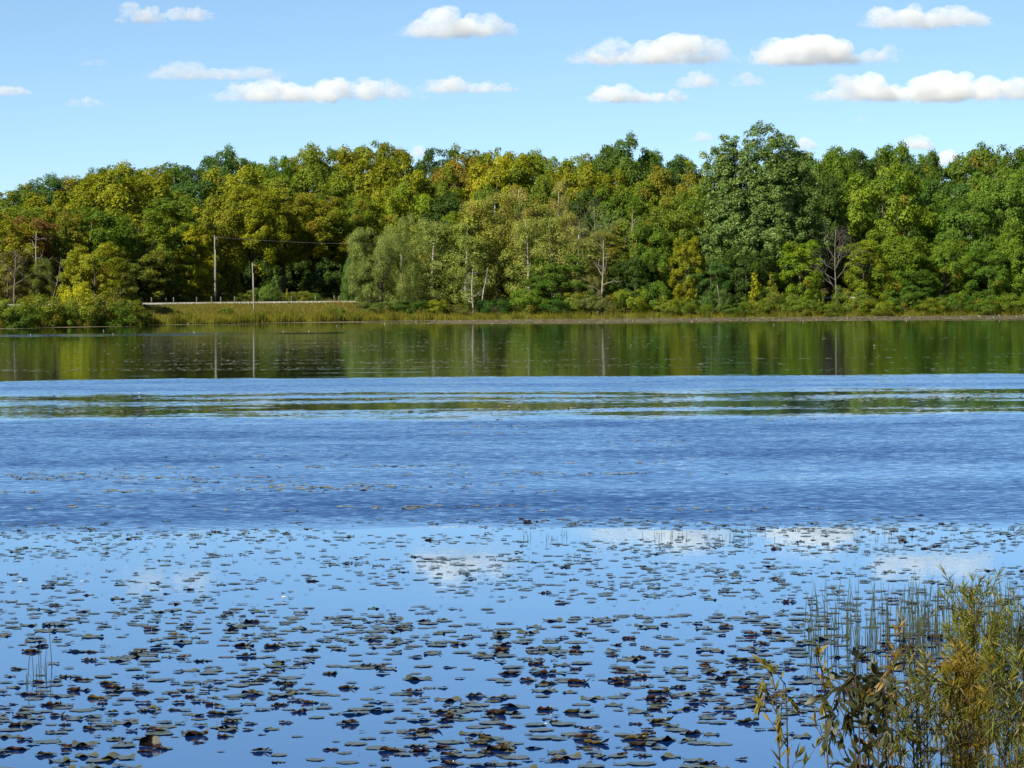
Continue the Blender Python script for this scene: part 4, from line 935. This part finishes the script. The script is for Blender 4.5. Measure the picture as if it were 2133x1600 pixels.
for px, py in far_fl:
    p = on_water(px, py); s_ = (.115 if py < 715 else .06)*r.uniform(.7, 1.3)
    if p.y > shore(p.x)-.5: continue
    o = link('water_lily_flower', pe, None, (p.x, p.y, .05), (s_, s_, s_*1.3)); tag(o, 'tiny white water lily dot on the mat along the far shore' if len(far_fl) and py < 715 else 'tiny white lily dot alone on the calm middle water', 'flower', 'white lilies on the far mat' if py < 715 else 'white lilies on the middle water')

# ---------------------------------------------------------------- reeds standing in the water
def reed_clump(px, py, stems, wpx, hpx, label, seed, bent=.12):
    r = rng(seed); p = on_water(px, py); sc = p.y/F
    root = empty('reed_clump', (p.x, p.y, 0), label, 'reeds', 'reeds standing in the near water')
    for i in range(int(stems*2.3)):
        b = MB(); x = r.uniform(-.6, .6)*wpx*sc; y = r.normal()*.6; h = hpx*sc*r.uniform(.45, 1.1); ln = r.normal()*.09*h; l2 = r.normal()*.05
        pts = [Vector((x+ln*t*t, y+l2*t, -.25+(h+.25)*t)) for t in np.linspace(0, 1, 7)]
        if r.uniform() < bent:
            k = pts[4]; sx = r.choice([-1, 1]); pts = pts[:5]+[k+Vector((sx*.05*h*2, 0, .02)), k+Vector((sx*.22*h, 0, -.16*h))]
        b.tube(pts, [.0062, .006, .0058, .0052, .0044, .0034, .0012], 5); link('stem', b.mesh('stem', M['reed']), root)
RD = [(1705, 1335, 7, 60, 130, 'leftmost dark green reed clump of the right stand'), (1755, 1330, 7, 50, 135, 'second reed clump from the left, with one tall stem'), (1805, 1345, 8, 60, 115, 'third reed clump from the left, in open water'),
      (1850, 1325, 10, 60, 110, 'dense reed clump left of the middle of the right stand'), (1895, 1318, 10, 60, 115, 'reed clump in the middle of the right stand'), (1935, 1312, 10, 50, 110, 'reed clump just left of the tall willow shrub, back row'),
      (1920, 1350, 8, 60, 105, 'reed clump just left of the tall willow shrub, front row'), (1980, 1312, 12, 60, 100, 'reed clump behind the top of the tall willow shrub'), (2030, 1308, 12, 60, 95, 'reed clump just right of the willow shrub top'),
      (2075, 1312, 14, 60, 105, 'thick reed clump near the right edge, back row'), (2120, 1318, 14, 60, 110, 'thick reed clump at the right edge, back row'), (2095, 1350, 12, 80, 100, 'thick reed clump at the right edge, front row'), (2030, 1350, 9, 70, 95, 'reed clump seen through the willow shrub, front row')]
for i, q in enumerate(RD): reed_clump(*q, seed=700+i)
reed_clump(90, 1396, 4, 30, 95, 'lone clump of four reeds with a bent stem at the left', 730, bent=.5)
r = rng(740)
for i, (px, py, lb) in enumerate([(1375, 1118, 'thin sparse reeds at the ripple edge, centre right'), (1140, 1120, 'thin sparse reeds at the ripple edge, centre'), (1560, 1120, 'thin sparse reeds at the ripple edge, right'), (1840, 1118, 'thin sparse reeds at the ripple edge, far right')]):
    reed_clump(px, py, 7, 110, 16, lb, 741+i, .3)

# ---------------------------------------------------------------- shrubs on the near bank
def leaf_blades(name, P, Dv, ln, wd, tint, mat, r, curl=.25):
    """long leaves: base P, direction Dv; a folded blade of three segments"""
    k = len(P); Dv = Dv/np.linalg.norm(Dv, axis=1, keepdims=True)
    sd_ = np.cross(Dv, r.normal(size=(k, 3))); sd_ /= np.linalg.norm(sd_, axis=1, keepdims=True)+1e-9; nn = np.cross(Dv, sd_)
    rows = []
    for t, ww in ((0, .12), (.3, 1), (.65, .8), (1, .03)):
        c = P+Dv*(ln*t)[:, None]-nn*(curl*ln*t*t)[:, None]-np.array([0, 0, 1])*(ln*t*t*.12)[:, None]
        rows += [c-sd_*(wd*ww*.5)[:, None], c+sd_*(wd*ww*.5)[:, None]]
    V = np.stack(rows, 1).reshape(-1, 3); b0 = np.arange(k)[:, None]*8
    Fq = np.concatenate([np.stack([b0[:, 0]+2*q, b0[:, 0]+2*q+1, b0[:, 0]+2*q+3, b0[:, 0]+2*q+2], 1) for q in range(3)])
    return mesh_np(name, V, Fq, mat, {'tint': np.tile(tint, 3), 'clump': np.tile(r.uniform(size=k), 3)}, smooth=True)
def shrub(name, label, D, stems, leaf_len, leaf_w, col, autumn, seed, side=7, per_m=85, tuft=14, angle=.75, cat='shrub', side_len=.28, bare=.25, topcol=True):
    """stems: (pixel x base, pixel x top, pixel y top); each its own child with side twigs; all leaves are one child"""
    D = D*KD; r = rng(seed); xb = np.mean([s_[0] for s_ in stems]); p0 = at(xb, 1500, D); g = gz(p0.x, D)
    root = empty(name, (p0.x, D, g), label, cat); P, Dv, Ln, Wd, Ti = [], [], [], [], []
    for (pb, pt, yt) in stems:
        dy = r.normal()*.13; top = at(pt, yt, D+dy); base = Vector((p0.x+(at(pb, 1500, D).x-p0.x)*.5, D+dy*.4, g-.05)); mid = at(pb, 1500, D+dy*.7)
        def bez(t): return base*(1-t)**2+(mid*1.9-(base+top)*.45)*(2*t*(1-t))+top*t*t
        ts = np.linspace(0, 1, 14); pts = [bez(t)-root.location for t in ts]
        b = MB(); b.tube(pts, [.0042*(1-.8*t) for t in ts], 6)
        lines = [(pts[int(13*bare):], 1.0)]
        L_ = (top-base).length
        for k in range(side):
            t = bare+.05+(.92-bare)*(k+r.uniform(.1, .9))/side; i = int(t*13); an = k*2.4+r.uniform(-.5, .5); dirn = (pts[min(i+1, 13)]-pts[i]).normalized()
            d = (dirn*.9+Vector((math.cos(an), math.sin(an), .05))*angle).normalized(); ln = side_len*L_*(1.15-t)*r.uniform(.6, 1.3)
            q = [pts[i]+d*ln*u_+Vector((0, 0, .14*ln*u_*u_)) for u_ in np.linspace(0, 1, 6)]
            b.tube(q, [.0024*(1-.8*u_) for u_ in np.linspace(0, 1, 6)], 5); lines.append((q, .85))
        link('stem', b.mesh('stem', M['stem']), root)
        for q, sc in lines:
            seg = [(q[i+1]-q[i]).length for i in range(len(q)-1)]; tot = sum(seg); nl = int(per_m*tot)
            for k in range(nl):
                t = r.uniform()**.85; d_ = t*tot; i = 0
                while i < len(seg)-1 and d_ > seg[i]: d_ -= seg[i]; i += 1
                pp = q[i].lerp(q[i+1], min(1, d_/max(seg[i], 1e-6))); dirn = (q[i+1]-q[i]).normalized(); an = r.uniform(0, 6.28)
                P.append(pp); Dv.append(dirn*r.uniform(.5, 1.2)+Vector((math.cos(an), math.sin(an), .15))*r.uniform(.5, 1.0)); Ln.append(leaf_len*sc*r.uniform(.55, 1.15)*(1-.25*t)); Wd.append(leaf_w*r.uniform(.7, 1.2)); Ti.append((t-.55)*.9+r.normal()*.4)
            for k in range(tuft if sc == 1 else tuft//2):
                an = r.uniform(0, 6.28); dirn = (q[-1]-q[-2]).normalized(); P.append(q[-1]-dirn*r.uniform(0, .03)); Dv.append(dirn+Vector((math.cos(an), math.sin(an), 0))*r.uniform(.1, .7)); Ln.append(leaf_len*.75*r.uniform(.5, 1.1)); Wd.append(leaf_w*.8); Ti.append(.6+r.normal()*.3)
    P = np.array([tuple(v) for v in P]); Dv = np.array([tuple(v) for v in Dv])
    link('foliage', leaf_blades('leaves', P, Dv, np.array(Ln), np.array(Wd), np.clip(Ti, -1.4, 1.4), M['leaf_near'], r), root, color=(*col, autumn))
    return root
shrub('willow_shrub', 'tall narrow leaved willow shrub with golden tip standing before the reeds', 4.3, [(2030, 2022, 1240), (2045, 1985, 1420), (2060, 2065, 1330), (2040, 2012, 1300)], .070, .0036, (0.130, 0.142, 0.010), .08, 800, side=22, per_m=200, side_len=.26, angle=.6, bare=.12)
shrub('willow_shrub', 'dark green willow shrub with thin dark stems cut by the right frame edge', 4.5, [(2090, 2075, 1395), (2115, 2128, 1310), (2080, 2105, 1450), (2130, 2140, 1390), (2100, 2050, 1480)], .072, .0036, (0.058, 0.076, 0.016), .04, 801, side=18, per_m=160, bare=.1)
shrub('willow_shrub', 'slender willow stem with pink tinged top leaves left of the golden shrub', 4.2, [(1910, 1893, 1362), (1925, 1930, 1440)], .076, .0046, (0.105, 0.10, 0.014), .2, 802, side=8, per_m=60, side_len=.2)
shrub('willow_shrub', 'small reddish orange tipped willow shoot left of the slender stem', 4.15, [(1858, 1852, 1425), (1850, 1838, 1475)], .075, .008, (0.16, 0.095, 0.018), .4, 803, side=5, per_m=42, side_len=.16)
shrub('willow_shrub', 'leaning willow shoot at the left end of the near shrubs', 4.1, [(1622, 1580, 1470), (1640, 1625, 1530)], .080, .010, (0.13, 0.125, 0.016), .2, 804, side=4, per_m=40, side_len=.17)
shrub('willow_shrub', 'deep golden feathery willow shrub at the bottom right', 4.0, [(2000, 1992, 1440), (2010, 2015, 1480), (1985, 1965, 1500), (2020, 2035, 1500), (2000, 1998, 1530)], .062, .0034, (0.19, 0.140, 0.008), .08, 805, side=16, per_m=230, side_len=.15, angle=.55)
shrub('willow_shrub', 'low yellow green willow thicket along the bottom right edge', 3.9, [(1900, 1885, 1525), (1930, 1940, 1520), (1960, 1950, 1540), (2060, 2070, 1530), (2100, 2110, 1550), (2125, 2130, 1520), (1870, 1868, 1560), (1840, 1845, 1570), (1915, 1912, 1560), (1985, 1975, 1555)], .072, .0042, (0.098, 0.112, 0.012), .08, 806, side=10, per_m=120, bare=.1, side_len=.18)
shrub('dogwood_shrub', 'broad leaved shrub with dark purple brown leaves at the bottom', 3.85, [(1790, 1765, 1510), (1800, 1735, 1530), (1810, 1820, 1520), (1780, 1715, 1555), (1830, 1850, 1540)], .075, .020, (0.042, 0.046, 0.016), .03, 807, side=6, per_m=40, tuft=5, side_len=.16)
shrub('willow_shrub', 'short yellow shoot between the leaning shoot and the purple leaved shrub', 4.0, [(1720, 1712, 1475), (1840, 1815, 1560)], .075, .009, (0.14, 0.125, 0.014), .2, 808, side=4, per_m=40, side_len=.14)

# ---------------------------------------------------------------- clouds
def cloud_mat(name, dens):
    m, n, l, out = new_mat(name)
    tc = n.new('ShaderNodeTexCoord'); v = n.new('ShaderNodeVolumePrincipled')
    v.inputs['Color'].default_value = (.995, .995, .995, 1); v.inputs['Anisotropy'].default_value = 0.0
    oi = n.new('ShaderNodeObjectInfo')
    nz = noise(n, l, tc.outputs['Object'], .024, 6, .72)
    nz2 = noise(n, l, mapping(n, l, tc.outputs['Object'], (1, 1, 1.6)), .11, 4, .6)
    nz = math_node(n, l, 'MULTIPLY_ADD', nz2, .5, math_node(n, l, 'MULTIPLY', nz, .75))
    sp = n.new('ShaderNodeSeparateXYZ'); l.new(tc.outputs['Generated'], sp.inputs[0])
    # vapour thins out towards the flat base and towards the ends
    fz = math_node(n, l, 'MULTIPLY', sp.outputs['Z'], 3.6, clamp=True)
    ex = math_node(n, l, 'ABSOLUTE', math_node(n, l, 'MULTIPLY_ADD', sp.outputs['X'], 2.0, -1.0))
    fx = math_node(n, l, 'MULTIPLY_ADD', math_node(n, l, 'POWER', ex, 3.0), -.5, 1.0)
    nz = math_node(n, l, 'ADD', nz, math_node(n, l, 'MULTIPLY_ADD', math_node(n, l, 'MULTIPLY', fz, fx), .42, -.34))
    d = math_node(n, l, 'MULTIPLY_ADD', nz, 6.0, -3.35, clamp=True)
    l.new(math_node(n, l, 'MULTIPLY', d, math_node(n, l, 'MULTIPLY', oi.outputs['Alpha'], dens)), v.inputs['Density']); l.new(v.outputs[0], out.inputs['Volume']); return m
M['cloud'] = cloud_mat('cloud_vapour', .019)
ALT = 600.0
def cloud(label, lobes, dens=1.0, seed=0):
    """lobes: pixel boxes x0, y0 (top), x1, y1 (flat base)"""
    x0 = min(q[0] for q in lobes); x1 = max(q[2] for q in lobes); yb = max(q[3] for q in lobes)
    D = F*ALT/(HY-yb); r = rng(900+seed); c = at((x0+x1)/2, yb, D); b_ = bpy.data.meshes.new('cloud'); 
    import bmesh
    bm = bmesh.new(); k = D/F
    for (a0, y0, a1, y1) in lobes:
        wd = (a1-a0)*k; ht = (y1-y0)*k; cx0 = (at((a0+a1)/2, y1, D)-c)
        wd *= 1.24; ht *= 1.25; n_ = int(np.clip(wd/ht*13, 14, 90))
        for i in range(n_):
            t = r.uniform(-1, 1); prof = (1-abs(t)**2.2)**.7; rr_ = ht*r.uniform(.20, .36)*(.45+.55*prof)
            z = r.uniform(0, 1)**1.2*max(0, ht*prof*.9-rr_); y = r.normal()*wd*.12*prof
            mt = Matrix.Translation((cx0.x+t*max(0, wd*.5-rr_), y, cx0.z+z+rr_*.55-ht*.13)) @ Matrix.Diagonal((1.35, 1.35, .85, 1)) 
            bmesh.ops.create_icosphere(bm, subdivisions=2, radius=rr_, matrix=mt)
    bm.to_mesh(b_); bm.free(); b_.materials.append(M['cloud'])
    o = link('cloud', b_, None, c, color=(1, 1, 1, dens)); tag(o, label, 'cloud', 'clouds in the blue sky')
    rm = o.modifiers.new('union', 'REMESH'); rm.mode = 'VOXEL'; rm.voxel_size = max(2.0, min((q[3]-q[1]) for q in lobes)*k/14)
    tx = bpy.data.textures.new('billow', 'CLOUDS'); tx.noise_scale = 11*k; tx.noise_depth = 4
    dm = o.modifiers.new('billow', 'DISPLACE'); dm.texture = tx; dm.strength = 11*k; dm.mid_level = .55; dm.texture_coords = 'LOCAL'
    return o
CL = [('white cloud with a tall left lobe near the top left', [(240, 2, 340, 47), (330, 12, 446, 41)], 1),
 ('rounded white cloud with flat base at the top, left of centre', [(832, 14, 1000, 78), (930, 26, 1074, 70)], 1),
 ('long double humped cloud right of centre with a thin veil on its left', [(1168, 96, 1330, 134), (1300, 66, 1540, 132), (1235, 72, 1312, 100)], .85),
 ('plump domed cloud with a small lobe at its right', [(1562, 64, 1790, 134), (1795, 88, 1890, 126)], 1),
 ('big cloud touching the top edge at the right', [(1785, 2, 1960, 58), (1900, 10, 2068, 56)], 1),
 ('longest bumpy cloud reaching the right frame edge', [(1676, 152, 1900, 212), (1840, 150, 2133, 210), (2050, 160, 2240, 206)], .9),
 ('low bright cloud below the long double humped one', [(1220, 173, 1345, 214), (1320, 186, 1445, 213)], 1),
 ('small soft cloud above the low bright one, left of a fainter twin', [(1403, 144, 1496, 182)], .7),
 ('small faint cloud right of its brighter soft twin', [(1517, 151, 1596, 180)], .55),
 ('thin pale cloud bank, upper left of the longest left cloud', [(300, 128, 470, 166), (430, 138, 610, 168)], .55),
 ('longest cloud of the left half, flat and grey based', [(435, 162, 660, 212), (600, 158, 870, 206)], .8),
 ('tapering cloud at the right end of the longest left cloud', [(872, 156, 1000, 192), (960, 168, 1085, 194)], .8),
 ('small cloud cut by the left frame edge', [(-40, 178, 66, 198)], .9),
 ('faint little cloud streak below the left edge one', [(130, 202, 216, 222)], .4),
 ('faint little cloud streak above the left edge one', [(165, 121, 230, 136)], .35),
 ('little cloud scrap left of the huge cottonwood top', [(1440, 273, 1486, 294)], .9),
 ('cloud scrap between the cottonwood and the right wood', [(1655, 286, 1706, 312)], .9),
 ('cloud scrap behind the brown spiky crown', [(1865, 282, 1950, 312)], .75),
 ('white cloud scrap in the dip of the right skyline', [(1945, 311, 2012, 345)], .95),
 ('faint tiny streak above the brown spiky crown', [(1772, 243, 1815, 256)], .4),
 ('cloud scrap behind the olive tree of the left skyline', [(606, 312, 660, 334)], .8),
 ('cloud scrap behind the thin tan treetop', [(850, 303, 890, 328)], .8)]
for i, (lb, lobes, dn) in enumerate(CL): cloud(lb, lobes, dn, i)
